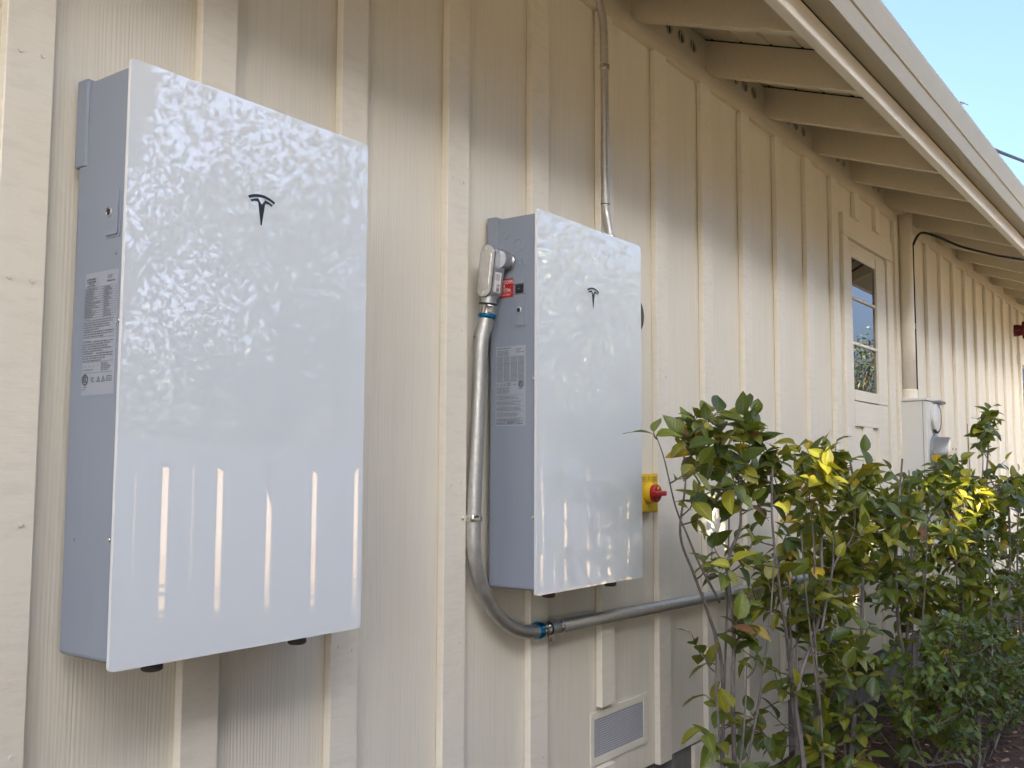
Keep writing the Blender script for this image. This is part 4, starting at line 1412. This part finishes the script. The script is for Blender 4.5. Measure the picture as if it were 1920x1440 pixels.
# ------------------------------------------------------------------ trees beyond the fence (airy ones seen mirrored in the glass, dense ones added to shade the wall)
LIT = [(6.3, -2.9, 1.9, .16), (6.7, -2.9, 1.55, .16), (6.5, -2.9, 1.2, .14), (6.1, -2.9, 1.4, .12),
       (2.50, -.61, 1.40, .08), (2.53, -.61, 1.32, .055), (3.04, -.59, 1.14, .05), (4.30, -.67, 1.28, .11), (4.36, -.67, 1.2, .10), (4.72, -.69, 1.22, .12), (4.8, -.69, 1.16, .11),
       (4.16, -.70, 1.10, .07), (4.24, -.70, .98, .07), (7.0, -.65, 1.14, .10), (2.55, -.55, .30, .04),
       (5.865, -.29, 1.455, .06)]
def keep_mask(c):  # cuts holes in the crowns along sun rays to the LIT points
    m = np.ones(len(c), bool)
    s = np.array(SUN)
    for (x, y, z, r) in LIT:
        d = c-np.array((x, y, z))
        t = d @ s
        q = d-np.outer(t, s)
        m &= ~((np.linalg.norm(q, axis=1) < r+.05) & (t > 0))
    return m

def leaf_cloud(name, centres, size, mats, parent, seed):
    rng = np.random.default_rng(seed)
    c = centres[keep_mask(centres)]
    n = len(c)
    u = rng.normal(size=(n, 3)); u /= np.linalg.norm(u, axis=1)[:, None]
    w = rng.normal(size=(n, 3)); v = np.cross(u, w); v /= np.linalg.norm(v, axis=1)[:, None]
    s = (size*rng.uniform(.6, 1.3, n))[:, None]
    nn = np.cross(u, v)
    P = np.stack([c-u*s, c+v*s*.42+nn*s*.12-u*s*.1, c+u*s, c-v*s*.42+nn*s*.12-u*s*.1], 1).reshape(-1, 3)
    me = bpy.data.meshes.new(name)
    me.vertices.add(4*n); me.loops.add(4*n); me.polygons.add(n)
    me.vertices.foreach_set('co', P.astype(np.float32).ravel())
    me.loops.foreach_set('vertex_index', np.arange(4*n, dtype=np.int32))
    me.polygons.foreach_set('loop_start', np.arange(0, 4*n, 4, dtype=np.int32))
    me.polygons.foreach_set('material_index', rng.choice(len(mats), n, p=[.5, .35, .15]).astype(np.int32))
    me.update(calc_edges=True)
    return link_mesh(name, me, mats, parent, kind='stuff')

def tree(label, x, y, h, rx, ry, z0, n, size, seed, group='unseen trees added to block the sun', full=0.0):
    """full: share of the leaves spread evenly through a boxy crown; the rest sit in clumps round the limbs"""
    rng = np.random.default_rng(seed)
    t = thing('tree', label, 'tree', (x, y, 0), group)
    tube('trunk', catmull([(x, y, -.1), (x+.06, y, z0*.6), (x-.05, y+.05, z0+.5), (x+.1, y, h*.6)], 5), .17 if h > 5.5 else .09, M['trunk'], t, 10, .04)
    bm = bmesh.new()
    nb = 16
    blobs = []
    for i in range(nb):
        a = 2.4*i+rng.uniform(0, 1)
        zz = z0+.4+(h-z0-.8)*rng.uniform(0, 1)
        rad = math.sqrt(rng.uniform(.15, 1))*(1-.25*(zz-z0)/(h-z0))
        tip = Vector((x+rx*.72*rad*math.cos(a), y+ry*.72*rad*math.sin(a), zz))
        st_ = Vector((x, y, max(z0*.7, zz-1.0)))
        bm_tube(bm, catmull([st_, (st_+tip)/2+Vector((0, 0, .15)), tip], 4), .035, 6, .012, False)
        for q in range(5):
            e = tip+Vector((rng.uniform(-.6, .6), rng.uniform(-.5, .5), rng.uniform(-.4, .6)))
            bm_tube(bm, [tip.lerp(st_, .25*rng.uniform(0, 1)), (tip+e)/2, e], .012, 4, .004, False)
        blobs.append((tip, rng.uniform(.55, 1.0)))
    from_bm('limb', bm, M['trunk'], t, True)
    cs = []
    per = int(n*(1-full))//nb
    for tip, s in blobs:
        d = rng.normal(size=(per, 3)); d /= np.linalg.norm(d, axis=1)[:, None]
        r = rng.uniform(.1, 1, per)**.5
        cs.append(np.array(tip)+d*r[:, None]*np.array((rx*.50, ry*.50, (h-z0)*.24))*s)
    m = int(n*full)
    if m:
        q = rng.uniform(-1, 1, size=(m*2, 3))
        q = q[(np.abs(q)**3.2).sum(1) < 1][:m]
        cs.append(np.array((x, y, (h+z0)/2))+q*np.array((rx, ry, (h-z0)/2)))
    c = np.concatenate(cs)
    c = c[c[:, 2] > .3]
    leaf_cloud('crown', c, size, [M['tree_leaf'], M['tree_leaf_b'], M['tree_leaf_y']], t, seed+1)
    return t

# dense belt added out of view to keep the sun off the wall
desc = ['tall dense tree added to block the sun,', 'bushy dark tree added to block the sun,', 'broad leafy tree added to block the sun,', 'spreading green tree added to block the sun,', 'round crowned tree added to block the sun,', 'thick leafed tree added to block the sun,', 'heavy crowned tree added to block the sun,', 'wide dark tree added to block the sun,']
where = ['farthest to the left of the yard', 'third from the far left corner', 'left of the yard behind the camera', 'straight behind the camera', 'at the back left of the yard',
         'behind the fence left of the first battery', 'behind the fence opposite the wall corner', 'behind the fence opposite the first battery']
for i, x in enumerate((-9.8, -7.9, -6.0, -4.1, -2.3, -.7, 1.0, 2.6)):
    tree(desc[i]+' '+where[i], x+.2*math.sin(i*3.1), -8.4+.5*math.sin(i*2.3), 7.9+.2*math.sin(i*1.3), 1.75, 1.5, 1.2, 16000, .135, 100+i, full=.85)
for i, x in enumerate((-.4, 2.2, 4.5)):  # taller second row, also added unseen to block the sun
    tree(('towering dense tree', 'tall broad tree', 'high crowned dense tree')[i]+' added to block the sun, in the second row behind the fence '+('at left', 'at centre', 'toward the shrubs')[i], x, -10.4, 9.0, 1.8, 1.5, 4.3, 12000, .14, 140+i, full=.85)
airy = (('small loose tree', 5.9, -6.7, 5.2), ('broad airy tree', 5.0, -8.3, 6.2), ('young airy tree', 7.4, -7.4, 5.6), ('open crowned tree', 9.4, -7.0, 5.4), ('tall airy tree', 11.8, -7.6, 5.8),
        ('thin leafed tree', 14.2, -8.0, 5.6), ('ragged green tree', 16.8, -8.4, 5.6), ('far sparse tree', 27.0, -6.6, 5.0))
for i, (d, x, y, h) in enumerate(airy):
    tree(d+' past the fence, mirrored in the '+('first' if x < 9 else 'second')+' battery glass', x, y, h, 1.75, 1.2, 1.25, (4600, 4600, 3300, 3000, 3800, 4400)[min(i, 5)], .064, 200+i, 'airy trees mirrored in the glass', full=.6)

# leafy plant in the yard whose sunlit leaves show mirrored in the second battery
shrub('yard_shrub', 'yellow leaved shrub standing in the yard, mirrored in the second battery', (6.4, -2.9, 0),
      [([(6.4, -2.9, -.02), (6.35, -2.9, .8), (6.3, -2.88, 1.5), (6.2, -2.9, 2.1)], .014),
       ([(6.45, -2.9, -.02), (6.5, -2.92, .8), (6.6, -2.9, 1.5), (6.7, -2.9, 1.9)], .012)],
      [([(5.9, 1.0), (5.95, 2.0), (6.4, 2.3), (7.0, 2.0), (7.0, 1.0), (6.4, .6)], -2.9, .2, 60)],
      .085, (1, 2, 2, 3, 3), LM[:5], 41, None)
